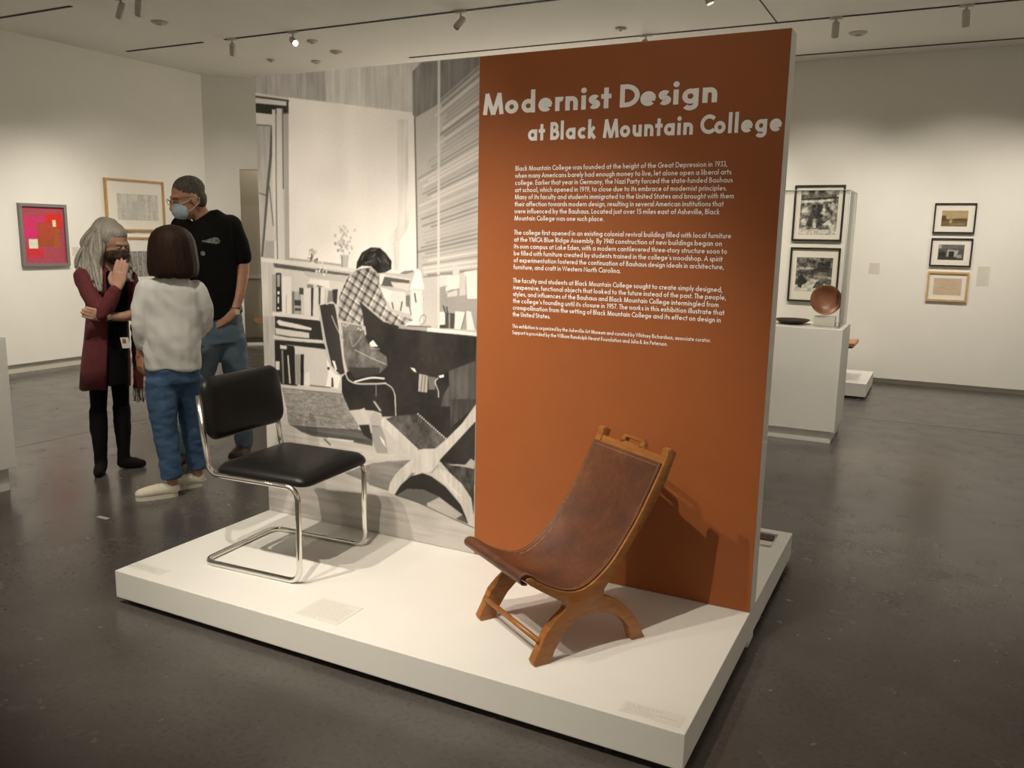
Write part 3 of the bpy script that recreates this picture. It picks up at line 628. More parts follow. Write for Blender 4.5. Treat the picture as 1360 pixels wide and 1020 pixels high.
MURAL = [
('P',188,'v',[-5,2272,1004,2266,947,2228,947,2043,216,2153,-3,2187]),
('P',160,'v',[-3,2269,446,2266,453,2124,216,2153,-2,2189]),
('P',222,'c',[216,2157,947,2051,969,2011,969,1333,871,1318,616,1327,194,1375,196,1535]),
('P',206,'v',[868,2023,922,2021,925,1543,821,1388,806,1471,860,1542]),
('P',203,'v',[832,1472,872,1472,866,1335,841,1334]),
('P',200,'',[1,2192,216,2155,215,2124,0,2172]),
('S',60,9,[1,2173,216,2141]),
('P',198,'',[0,2165,202,2135,201,2115,-1,2143]),
('P',42,'',[1,2141,215,2116,214,2084,106,2081,-1,2096]),
('P',60,'',[203,2142,216,2140,214,2085,201,2086]),
('P',200,'',[0,2093,106,2082,108,2030,-2,2038]),
('S',90,6,[1,2036,100,2027]),
('P',165,'v',[0,2032,96,2025,91,1908,68,1722,49,1641,27,1533,1,1379,-10,1533]),
('P',85,'',[96,2023,109,2022,100,1885,72,1722,42,1533,18,1375,1,1374,27,1533,53,1722,81,1885]),
('S',80,5,[6,1698,59,1685]),
('S',60,5,[75,1729,83,1641,93,1534]),
('P',150,'',[36,1457,95,1458,91,1368,21,1370]),
('P',198,'',[107,2105,130,2104,118,1722,96,1458,114,1458,110,1366,95,1365,95,1458,96,1722]),
('S',95,6,[133,2106,120,1722,114,1366]),
('P',195,'',[138,2109,172,2107,162,1721,164,1459,163,1360,121,1363,124,1722]),
('S',105,9,[177,2104,167,1721]),
('P',160,'',[185,2080,214,2079,203,1721,197,1460,194,1375,527,1353,527,1340,165,1359]),
('S',90,4,[185,2081,214,2082]),
('P',205,'',[3,1369,303,1358,616,1334,597,1317,2,1349]),
('P',200,'',[774,1314,934,1297,933,1289,779,1302]),
('P',85,'',[85,1345,359,1323,581,1307,564,1296,255,1312,91,1322]),
('P',195,'',[91,1322,255,1311,567,1297,501,1152,375,1078,75,1092]),
('P',178,'',[279,1309,564,1295,542,1263,301,1285]),
('P',88,'',[785,1301,929,1289,927,1274,820,1278,835,1254,760,1258]),
('P',196,'',[820,1278,927,1274,921,1241,835,1254]),
('P',185,'v',[2,1347,83,1345,72,990,-2,985]),
('P',165,'v',[0,1065,78,1069,75,795,-2,817]),
('P',150,'',[74,1285,98,1289,90,1093,66,1092]),
('P',40,'',[100,1295,136,1295,133,1096,93,1094]),
('P',220,'',[107,1200,122,1201,121,1185,106,1184]),
('P',205,'',[106,1172,117,1173,116,1139,105,1138]),
('P',150,'',[108,1287,128,1286,125,1224,106,1223]),
('P',214,'',[143,1279,203,1277,196,1085,135,1090]),
('P',105,'',[205,1204,220,1207,216,1089,201,1088]),
('P',160,'',[220,1203,241,1206,240,1090,217,1089]),
('P',150,'',[244,1204,264,1205,263,1090,241,1088]),
('P',60,'',[220,1162,263,1162,262,1133,219,1133]),
('P',70,'',[220,1119,262,1121,262,1108,219,1105]),
('P',70,'',[253,1225,282,1224,280,1190,254,1193]),
('P',190,'',[266,1189,282,1190,281,1088,264,1089]),
('P',206,'',[285,1222,329,1228,327,1086,283,1087]),
('P',120,'',[306,1245,345,1244,345,1229,306,1227]),
('P',48,'',[331,1228,347,1229,337,1085,326,1085]),
('P',200,'',[349,1232,380,1234,373,1087,341,1085]),
('P',95,'',[369,1248,411,1247,411,1236,369,1234]),
('P',60,'',[380,1234,393,1234,387,1146,377,1145]),
('P',205,'',[394,1231,414,1232,411,1152,391,1151]),
('P',120,'',[441,1220,480,1217,467,1159,431,1157]),
('P',50,'',[466,1225,501,1229,492,1151,470,1159]),
('P',216,'',[323,1272,448,1268,452,1229,413,1236,357,1247,311,1250]),
('S',120,3,[166,1184,162,1091]),
('S',150,3,[427,1219,420,1157]),
('D',225,6,[109,1113]),
('P',205,'',[70,1092,378,1081,377,1064,67,1073]),
('P',45,'',[80,1070,377,1064,386,1061,401,965,82,962,83,1070]),
('P',205,'',[94,1042,110,1053,146,1046,234,1038,327,1024,327,1012,234,1014,114,1022]),
('P',192,'',[84,1008,312,998,311,971,88,970]),
('S',90,4,[90,975,196,968]),
('S',40,5,[114,1021,245,1011]),
('P',195,'',[69,970,172,964,395,966,395,951,68,954]),
('P',38,'',[78,945,406,949,419,921,77,927]),
('P',188,'',[204,920,405,920,432,865,515,786,508,717,199,710]),
('P',34,'',[77,930,208,921,223,711,114,710,75,796]),
('P',200,'',[114,921,160,918,159,900,113,901]),
('P',200,'',[79,832,107,833,105,787,79,785]),
('P',120,'',[120,894,137,896,134,716,124,716]),
('P',30,'',[134,896,212,912,220,709,193,707,139,713]),
('P',185,'',[160,870,170,871,180,721,169,720]),
('P',150,'',[211,879,248,882,243,722,211,719]),
('P',34,'',[250,882,273,884,267,720,244,718]),
('P',205,'',[273,782,309,799,307,724,271,725]),
('P',222,'',[421,869,448,839,509,786,491,727,411,726,430,796]),
('S',90,3,[224,876,224,721]),
('S',90,3,[238,877,234,722]),
('D',50,8,[432,824]),
('P',60,'',[450,780,461,776,463,731,448,729]),
('P',110,'',[307,729,446,729,440,722,306,720]),
('P',182,'',[114,711,515,719,515,703,114,694]),
('S',70,4,[120,691,513,700]),
('P',128,'w',[120,690,516,700,529,680,556,624,618,548,610,527,329,509,155,501,144,587,119,685]),
('P',178,'h',[106,501,155,502,610,528,703,518,743,464,954,447,1301,389,1305,87,892,10,-23,-11,-67,144]),
('P',82,'h',[155,501,329,508,610,528,703,518,702,454,586,457,444,460,321,456,244,468,197,488]),
('P',120,'h',[520,286,701,364,936,415,1019,418,872,252,808,232]),
('P',120,'h',[687,355,796,389,954,411,811,300,795,233,674,249]),
('P',42,'m2',[645,1173,713,1094,865,1069,1026,1054,1296,1049,1295,715,1292,342,1097,431,955,474,846,621,761,611,758,628,710,636,617,631,561,620,529,680,507,724,516,704,515,786,571,832,673,1017]),
('P',82,'v',[1296,938,1147,874,1150,807,1116,753,1106,700,1296,721]),
('P',66,'v',[1155,742,1294,756,1295,723,1156,600]),
('P',30,'',[1108,863,1147,870,1147,811,1108,820]),
('P',165,'',[981,847,1031,842,1027,760,976,760]),
('S',70,4,[1001,840,991,761]),
('S',70,4,[1016,837,1009,763]),
('P',105,'',[1032,839,1077,838,1071,777,1036,775]),
('P',232,'',[1090,846,1120,857,1121,843,1097,837]),
('S',215,5,[1087,835,1072,817,1079,796,1090,771,1091,744]),
('P',220,'',[928,874,956,870,967,851,949,856]),
('P',128,'v',[947,2228,995,2264,1293,2266,1294,2204,1094,2082,961,2027,947,2042]),
('P',180,'',[961,2019,1094,2086,1294,2208,1294,1350,1006,1308,977,1310]),
('S',170,5,[1083,2089,1294,2228]),
('S',170,8,[1092,2078,1294,2209]),
('S',138,11,[1109,2073,1294,2190]),
('S',205,8,[1069,2030,1294,2171]),
('S',148,5,[1085,2024,1294,2153]),
('S',162,11,[1134,2037,1294,2134]),
('S',162,8,[1124,2014,1294,2115]),
('S',148,5,[1111,1989,1294,2096]),
('S',205,11,[1111,1972,1294,2077]),
('S',138,11,[1095,1946,1294,2058]),
('S',148,11,[1120,1943,1294,2039]),
('S',205,5,[1072,1900,1294,2020]),
('S',156,8,[1123,1911,1294,2001]),
('S',162,11,[1109,1886,1294,1982]),
('S',162,8,[1035,1832,1294,1962]),
('S',170,8,[1031,1813,1294,1943]),
('S',148,8,[1050,1806,1294,1924]),
('S',148,8,[978,1756,1294,1905]),
('S',200,8,[988,1745,1294,1885]),
('S',205,8,[1036,1750,1294,1866]),
('S',205,8,[1006,1721,1294,1847]),
('S',170,11,[1019,1710,1294,1827]),
('S',148,8,[1005,1688,1294,1808]),
('S',138,8,[1028,1682,1294,1788]),
('S',200,11,[1054,1675,1294,1769]),
('S',205,8,[985,1633,1294,1749]),
('S',170,11,[1052,1641,1294,1729]),
('S',200,5,[981,1599,1294,1710]),
('S',170,8,[1025,1599,1294,1690]),
('S',138,8,[996,1573,1294,1670]),
('S',162,5,[1044,1572,1294,1651]),
('S',138,8,[1002,1542,1294,1631]),
('S',138,8,[1048,1539,1294,1611]),
('S',162,5,[1009,1512,1294,1591]),
('S',170,5,[978,1487,1294,1571]),
('S',170,8,[1005,1478,1294,1551]),
('S',156,11,[1020,1465,1294,1531]),
('S',138,8,[994,1443,1294,1511]),
('S',138,11,[975,1423,1294,1491]),
('S',148,8,[1019,1416,1294,1471]),
('S',156,5,[999,1396,1294,1451]),
('S',205,8,[1032,1385,1294,1431]),
('S',148,8,[1002,1363,1294,1411]),
('S',205,11,[1007,1348,1294,1391]),
('S',205,11,[1008,1331,1294,1370]),
('S',138,11,[1032,1318,1294,1350]),
('P',205,'',[1082,2268,1095,2267,1095,1321,1096,1074,1085,1073,1082,1318]),
('S',70,6,[959,2026,971,1474,972,1349]),
('P',186,'',[1006,1308,1083,1317,1085,1081,1046,1079,1001,1103]),
('P',150,'',[1095,1323,1294,1350,1297,1079,1096,1074]),
('S',110,4,[1006,1308,1161,1328]),
('S',110,4,[1203,1339,1294,1352]),
('P',205,'',[1095,1319,1161,1325,1133,1275,1095,1264]),
('P',216,'',[1137,1318,1204,1326,1200,1262,1157,1256,1133,1239,1127,1247]),
('P',198,'',[1165,1366,1201,1363,1201,1325,1166,1323]),
('P',190,'',[1204,1331,1231,1340,1236,1235,1202,1229]),
('P',216,'',[1227,1340,1294,1352,1296,1221,1242,1218]),
('P',195,'',[1138,1239,1191,1260,1191,1228,1138,1220]),
('S',110,3,[1235,1320,1240,1219]),
('S',110,3,[1128,1245,1200,1261]),
('P',215,'',[1096,1150,1126,1152,1126,1090,1096,1090]),
('P',55,'',[1096,1088,1129,1092,1175,1083,1175,1076,1096,1074]),
('P',70,'',[1126,1146,1179,1148,1175,1077,1126,1076]),
('P',150,'',[1145,1145,1153,1145,1153,1077,1146,1077]),
('S',40,6,[1116,1178,1128,1147]),
('S',40,6,[1134,1174,1139,1147]),
('P',214,'',[1179,1157,1234,1158,1210,1074,1177,1076]),
('P',214,'',[1239,1163,1264,1160,1287,1075,1243,1076]),
('S',80,3,[1236,1158,1213,1075]),
('P',226,'',[957,1326,977,1344,991,1335,1012,1250,929,1247]),
('P',214,'',[934,1244,999,1245,1002,1090,939,1087]),
('P',206,'',[820,1237,901,1232,936,1129,824,1148,783,1201]),
('S',50,6,[827,1178,834,1151]),
('S',50,6,[885,1185,876,1144]),
('S',60,7,[957,1228,964,1189]),
('S',60,4,[926,1166,937,1127]),
('P',110,'',[906,1216,929,1221,931,1164,908,1165]),
('S',130,5,[981,1089,989,1115,1006,1131,1019,1121,1014,1100,996,1084]),
('P',120,'',[871,1319,897,1332,952,1338,952,1329,907,1318]),
('P',218,'',[752,1251,825,1237,819,1177,783,1201,755,1234]),
('P',150,'',[865,1074,1029,1071,1026,1054,864,1057]),
('P',224,'',[1029,1071,1296,1066,1296,1051,1026,1054]),
('S',60,4,[916,1073,1046,1076]),
('P',165,'k',[563,1290,629,1332,704,1343,764,1298,757,1247,806,1147,847,1124,944,1104,940,1078,815,1074,734,1115,664,1165,646,1059,502,1077,509,1192]),
('P',48,'',[632,1176,711,1124,795,1072,657,1055,652,1112]),
('P',44,'m',[616,1331,621,1365,652,1413,705,1438,759,1437,793,1413,826,1376,824,1338,787,1321,745,1316,704,1348,651,1349]),
('S',96,6,[651,1379,662,1401]),
('S',96,6,[705,1423,736,1428]),
('S',96,6,[672,1363,704,1372]),
('S',96,6,[746,1390,761,1370]),
('S',96,6,[787,1383,808,1363]),
('S',96,6,[715,1394,731,1407]),
('P',214,'',[758,1316,787,1314,767,1260,751,1270]),
('P',214,'',[923,1094,981,1108,984,1079,898,1074]),
('P',120,'',[517,1062,646,1054,645,1024,525,1023]),
('P',98,'m',[525,1025,656,1034,679,974,793,913,799,870,752,827,554,819,533,892]),
('S',180,4,[600,933,697,901,787,876]),
('S',150,4,[569,1019,590,950,645,1007]),
('P',60,'',[554,839,752,857,750,825,598,789]),
('D',220,4,[531,1052,545,1048,559,1054,624,1040,637,1034]),
('P',230,'',[690,974,712,990,743,959,697,956]),
('S',150,5,[695,948,751,948]),
('P',186,'',[620,630,656,644,687,570,666,558]),
('P',165,'',[688,589,699,619,721,631,747,620,761,593,752,565,698,558]),
('P',145,'',[698,554,752,565,779,514,796,428,729,420,703,477]),
('S',100,4,[698,556,741,560]),
('P',215,'',[746,514,773,490,786,456,757,484]),
('P',170,'',[708,683,719,685,761,640,748,636]),
('P',40,'',[618,551,682,561,702,481,648,502]),
('P',52,'',[382,1141,427,1153,480,1155,513,980,537,811,509,795,453,840,422,955]),
('S',150,8,[460,1092,492,1032,531,976]),
('S',178,7,[382,1134,411,972,437,856,475,805,520,796]),
('S',188,8,[427,1151,478,1155,503,1050,537,820,586,766,706,771,787,782]),
('S',228,9,[597,771,696,800,776,804]),
('S',190,6,[781,782,823,762,840,724,844,671]),
('S',190,6,[840,733,845,618]),
('S',188,8,[848,475,844,443,810,418,646,408]),
('S',205,8,[421,457,581,462]),
('S',90,10,[397,449,432,425]),
('S',150,4,[728,766,727,712]),
('P',222,'',[455,867,474,866,488,824,476,819]),
('P',76,'m',[782,602,851,626,975,648,1134,545,1072,489,996,471,955,483,877,535]),
('P',188,'v',[754,592,771,604,814,583,975,471,940,426,797,538,760,566]),
('P',188,'v',[1001,479,1072,489,1136,545,1219,629,1297,734,1298,654,1186,531,1093,430,975,413]),
('P',188,'v',[936,424,975,472,1074,490,1100,435,1072,381,1001,356,928,348]),
('P',42,'',[832,219,870,275,933,330,1001,357,1052,348,1133,307,1218,232,1264,142,1188,159,1098,251,1006,273,912,263,848,219]),
('P',92,'',[848,219,912,263,1006,273,1099,251,1027,208,1027,193]),
('P',165,'h',[1027,208,1103,247,1229,184,1193,157,1029,192]),
('P',82,'',[1228,183,1264,143,1193,157]),
('P',60,'m',[1100,432,1292,424,1291,186,1222,333,1157,381]),
('P',165,'',[1137,419,1196,430,1240,433,1270,467,1293,459,1290,420,1216,422]),
('P',188,'v',[944,423,933,344,902,307,870,274,833,219,795,231,807,278,838,324,870,359]),
('P',188,'v',[1047,354,1097,396,1157,380,1222,338,1275,275,1301,133,1260,143,1233,212,1188,270,1123,322]),
('S',215,5,[1107,378,1163,311,1217,275]),
('S',130,4,[1052,367,1092,413]),
('S',70,4,[846,218,975,202,1108,170,1292,129]),
('D',225,4,[975,649,987,641,998,634,1009,627,1020,619,1032,612,1043,605,1054,598,1065,591,1076,583,1087,576,1098,569,1109,562,1120,555,1131,548]),
('D',210,4,[785,599,793,593,802,588,810,582,819,576,827,571,836,565,844,559,853,554,861,548,870,542,878,537,886,531,895,525,903,520,912,514,920,508,928,503,937,497,945,492,953,486,962,481,970,475]),
('P',176,'',[523,1397,573,1398,565,1338,528,1337]),
('P',130,'',[523,1397,534,1397,535,1338,527,1338]),
('D',195,8,[553,1498]),
('D',165,8,[540,1465]),
('D',165,5,[556,1434]),
('D',180,8,[510,1456]),
('D',165,5,[526,1441]),
('D',150,5,[538,1457]),
('D',150,5,[576,1408]),
('D',165,5,[547,1503]),
('D',180,5,[523,1395]),
('D',180,5,[569,1462]),
('D',150,8,[560,1446]),
('D',180,8,[554,1442]),
('D',165,8,[556,1441]),
('D',195,8,[533,1462]),
('D',150,5,[592,1430]),
('D',165,8,[540,1452]),
('D',150,8,[507,1419]),
('D',150,5,[530,1478]),
('D',180,5,[540,1498]),
('D',150,8,[491,1452]),
('D',195,8,[565,1427]),
('D',195,8,[588,1438]),
('D',165,5,[521,1424]),
('D',180,8,[531,1416]),
('D',165,8,[530,1466]),
('D',165,5,[534,1467]),
('D',150,5,[536,1458]),
('D',150,5,[539,1420]),
('D',195,8,[530,1459]),
('D',165,8,[530,1436]),
('D',180,8,[555,1435]),
('D',180,5,[548,1464]),
('D',150,5,[561,1453]),
('D',150,8,[519,1446]),
('S',170,4,[540,1423,544,1396]),
('D',185,6,[580,1464]),
('D',195,6,[518,1533]),
('D',185,6,[559,1490]),
('D',195,8,[586,1482]),
('D',185,6,[543,1537]),
('D',195,8,[553,1528]),
('D',195,8,[566,1513]),
('D',170,6,[492,1494]),
('D',185,8,[490,1489]),
('D',195,8,[516,1464]),
('D',195,8,[508,1451]),
('D',195,8,[610,1518]),
('D',195,6,[524,1508]),
('D',185,8,[538,1491]),
('D',195,8,[563,1453]),
('D',195,8,[528,1463]),
('D',195,8,[540,1513]),
('D',170,8,[528,1520]),
('D',195,6,[535,1512]),
('D',185,6,[569,1443]),
('D',190,9,[350,1404]),
('D',200,6,[326,1395]),
('D',200,6,[328,1406]),
('D',170,6,[317,1376]),
('D',170,6,[330,1415]),
('D',190,9,[349,1393]),
('D',170,9,[358,1407]),
('D',170,9,[343,1417]),
('D',170,9,[346,1388]),
('D',200,9,[368,1410]),
('S',90,8,[339,1397,341,1375,332,1359]),
('D',90,7,[373,1371]),
('D',210,5,[339,1338]),
('D',130,7,[332,1372]),
('D',210,7,[347,1354]),
('D',200,7,[379,1360]),
('D',130,7,[359,1366]),
('D',200,7,[407,1356]),
('D',200,7,[370,1360]),
('D',90,5,[334,1378]),
('D',130,7,[371,1357]),
('D',210,5,[335,1355]),
('D',130,7,[363,1365]),
('D',205,5,[402,1322]),
('D',215,7,[368,1313]),
('D',80,5,[405,1323]),
('D',205,7,[404,1314]),
('D',205,7,[391,1334]),
('D',120,5,[427,1311]),
('D',80,5,[435,1310]),
('D',215,7,[426,1332]),
('D',215,7,[393,1331]),
('D',205,7,[407,1315]),
('D',80,7,[382,1320]),
('D',215,7,[417,1299]),
('D',215,7,[386,1314]),
('D',80,5,[403,1322]),
('D',80,5,[402,1313]),
('D',215,5,[432,1312])]
# ------------------------------------------------------------------ printed pictures: ink laid on a fine mesh
def vnoise(h, w, sy, sx, seed):
    """smooth value noise on an h x w raster with cells of sy x sx points"""
    rg = np.random.RandomState(seed); gy, gx = int(h / sy) + 3, int(w / sx) + 3; g = rg.rand(gy, gx)
    y = np.arange(h) / sy; x = np.arange(w) / sx; yi = y.astype(int); xi = x.astype(int); fy = (y - yi)[:, None]; fx = (x - xi)[None]
    fy = fy * fy * (3 - 2 * fy); fx = fx * fx * (3 - 2 * fx)
    a = g[yi][:, xi]; b = g[yi][:, xi + 1]; c = g[yi + 1][:, xi]; d = g[yi + 1][:, xi + 1]
    return (a * (1 - fx) + b * fx) * (1 - fy) + (c * (1 - fx) + d * fx) * fy
class Raster:
    """width x height metres at pitch p; tone 0..255; y grows upwards"""
    def __init__(s, wd, ht, p, base=180):
        s.p = p; s.w = int(round(wd / p)) + 1; s.h = int(round(ht / p)) + 1; s.wd, s.ht = wd, ht; s.img = np.full((s.h, s.w), float(base))
        s.X, s.Y = np.meshgrid(np.linspace(0, wd, s.w), np.linspace(0, ht, s.h))
    def tex(s, kind, seed):
        h, w = s.h, s.w
        if kind == 'v': return 22 * (vnoise(h, w, 60, 3, seed) - .5) + 14 * (vnoise(h, w, 20, 9, seed + 1) - .5)
        if kind == 'c': return 9 * (vnoise(h, w, 200, 22, seed) - .5)
        if kind == 'h': return 26 * (vnoise(h, w, 4, 60, seed) - .5) + 18 * (vnoise(h, w, 20, 26, seed + 1) - .5)
        if kind == 'w':
            n = vnoise(h, w, 10, 34, seed) + .35 * vnoise(h, w, 4, 14, seed + 1); return 20 * np.sin(n * 34) * .5 + 30 * (vnoise(h, w, 3, 8, seed + 2) - .5)
        if kind == 'm': return 44 * (vnoise(h, w, 14, 10, seed) - .5) + 24 * (vnoise(h, w, 4, 4, seed + 1) - .5)
        if kind == 'm2': return 14 * (vnoise(h, w, 30, 20, seed) - .5) + 8 * (vnoise(h, w, 6, 6, seed + 1) - .5)
        if kind == 'k':
            u = s.X * .86 - s.Y * .5; v = s.X * .5 + s.Y * .86
            a = (np.sin(u * 2 * np.pi / .042) > .35) * -48. + (np.sin(v * 2 * np.pi / .036) > .35) * -48. + 34 * (np.sin(u * 2 * np.pi / .084) > .93) + 34 * (np.sin(v * 2 * np.pi / .072) > .93)
            return a + 40 * (vnoise(h, w, 26, 18, seed) - .5)
        return 0.
    def cover(s, pts):
        """anti-aliased polygon coverage"""
        P = np.array(pts, float); x0, y0 = P.min(0) - s.p; x1, y1 = P.max(0) + s.p
        i0, i1 = max(int(x0 / s.p), 0), min(int(x1 / s.p) + 2, s.w); j0, j1 = max(int(y0 / s.p), 0), min(int(y1 / s.p) + 2, s.h)
        if i1 <= i0 or j1 <= j0: return None
        acc = 0.
        for ox, oy in ((-.3, -.1), (.1, -.3), (.3, .1), (-.1, .3)):
            X = s.X[j0:j1, i0:i1] + ox * s.p; Y = s.Y[j0:j1, i0:i1] + oy * s.p; ins = np.zeros(X.shape, bool)
            for k in range(len(P)):
                (xa, ya), (xb, yb) = P[k - 1], P[k]
                if ya == yb: continue
                c = ((ya > Y) != (yb > Y)) & (X < (xb - xa) * (Y - ya) / (yb - ya) + xa); ins ^= c
            acc = acc + ins * .25
        return acc, j0, j1, i0, i1
    def poly(s, tone, pts, tex='', seed=0):
        r = s.cover(pts)
        if r is None: return
        a, j0, j1, i0, i1 = r; t = tone + (s.tex(tex, seed)[j0:j1, i0:i1] if tex else 0.)
        s.img[j0:j1, i0:i1] = s.img[j0:j1, i0:i1] * (1 - a) + t * a
    def stroke(s, tone, pts, wd):
        P = np.array(pts, float); m = wd * .5 + s.p; x0, y0 = P.min(0) - m; x1, y1 = P.max(0) + m
        i0, i1 = max(int(x0 / s.p), 0), min(int(x1 / s.p) + 2, s.w); j0, j1 = max(int(y0 / s.p), 0), min(int(y1 / s.p) + 2, s.h)
        if i1 <= i0 or j1 <= j0: return
        X = s.X[j0:j1, i0:i1]; Y = s.Y[j0:j1, i0:i1]; D = np.full(X.shape, 9.)
        for k in range(max(len(P) - 1, 1)):
            a = P[k]; b = P[min(k + 1, len(P) - 1)]; d = b - a; L = max(d @ d, 1e-12)
            t = np.clip(((X - a[0]) * d[0] + (Y - a[1]) * d[1]) / L, 0, 1); D = np.minimum(D, np.hypot(X - a[0] - t * d[0], Y - a[1] - t * d[1]))
        c = np.clip((wd * .5 - D) / s.p + .5, 0, 1); s.img[j0:j1, i0:i1] = s.img[j0:j1, i0:i1] * (1 - c) + tone * c
    def draw(s, data):
        for q, (k, t, a, f) in enumerate(data):
            pts = [(f[i] / 1000, f[i + 1] / 1000) for i in range(0, len(f), 2)]
            if k == 'P': s.poly(t, pts, a, q)
            elif k == 'S': s.stroke(t, [tuple(v)[:2] for v in catmull([(*p, 0) for p in pts], 5)] if len(pts) > 2 else pts, a / 1000)
            else:
                for p in pts: s.stroke(t, [p], a * 2 / 1000)
    def blur(s):
        a = np.pad(s.img, 1, 'edge'); s.img = (a[:-2, 1:-1] + a[2:, 1:-1] + a[1:-1, :-2] + a[1:-1, 2:] + 4 * a[1:-1, 1:-1]) / 8
    def build(s, name, fn, material, parent, tint=((.009, .008, .006), (.80, .755, .70)), rgb=None):
        """fn(x, y) -> world point"""
        t = (np.clip(s.img, 0, 255) / 255.) ** 2.2 if rgb is None else None
        col = np.ones((s.h * s.w, 4), np.float32)
        if rgb is None:
            a, b = np.array(tint[0]), np.array(tint[1]); k = np.clip(t / (222 / 255) ** 2.2, 0, 1.15)[..., None]; col[:, :3] = (a + (b - a) * k).reshape(-1, 3)
        else: col[:, :3] = rgb.reshape(-1, 3)
        off = parent.location if parent.parent is None else parent.location + parent.parent.location
        o0 = np.array(fn(0, 0)); ex = np.array(fn(1, 0)) - o0; ey = np.array(fn(0, 1)) - o0
        V = o0 + s.X[..., None] * ex + s.Y[..., None] * ey - np.array(off)
        me = bpy.data.meshes.new(name); ix = np.arange(s.h * s.w).reshape(s.h, s.w)
        Fq = np.stack([ix[:-1, :-1], ix[:-1, 1:], ix[1:, 1:], ix[1:, :-1]], -1).reshape(-1, 4)
        me.vertices.add(s.h * s.w); me.vertices.foreach_set('co', V.reshape(-1).astype(np.float32))
        me.loops.add(Fq.size); me.loops.foreach_set('vertex_index', Fq.reshape(-1).astype(np.int32))
        me.polygons.add(len(Fq)); me.polygons.foreach_set('loop_start', np.arange(0, Fq.size, 4, dtype=np.int32))
        me.update(calc_edges=True)
        at = me.color_attributes.new('ink', 'FLOAT_COLOR', 'POINT'); at.data.foreach_set('color', col.reshape(-1))
        me.materials.append(material); o = bpy.data.objects.new(name, me); COL.objects.link(o); o.parent = parent; return o
M_PRINT = print_mat('print_ink', .65)
ra = Raster(1.2955, 2.267, .0034, 180); ra.draw(MURAL); ra.blur(); ra.img += 4 * (vnoise(ra.h, ra.w, 2, 2, 77) - .5) + 10 * (vnoise(ra.h, ra.w, 40, 30, 78) - .5)
mu = ra.build('mural_print', lambda x, y: (x + .0005, -.0004, PZ + .0005 + y), M_PRINT, panel)
mu['label'] = 'black and white photograph of a person writing at a desk, printed on the panel'
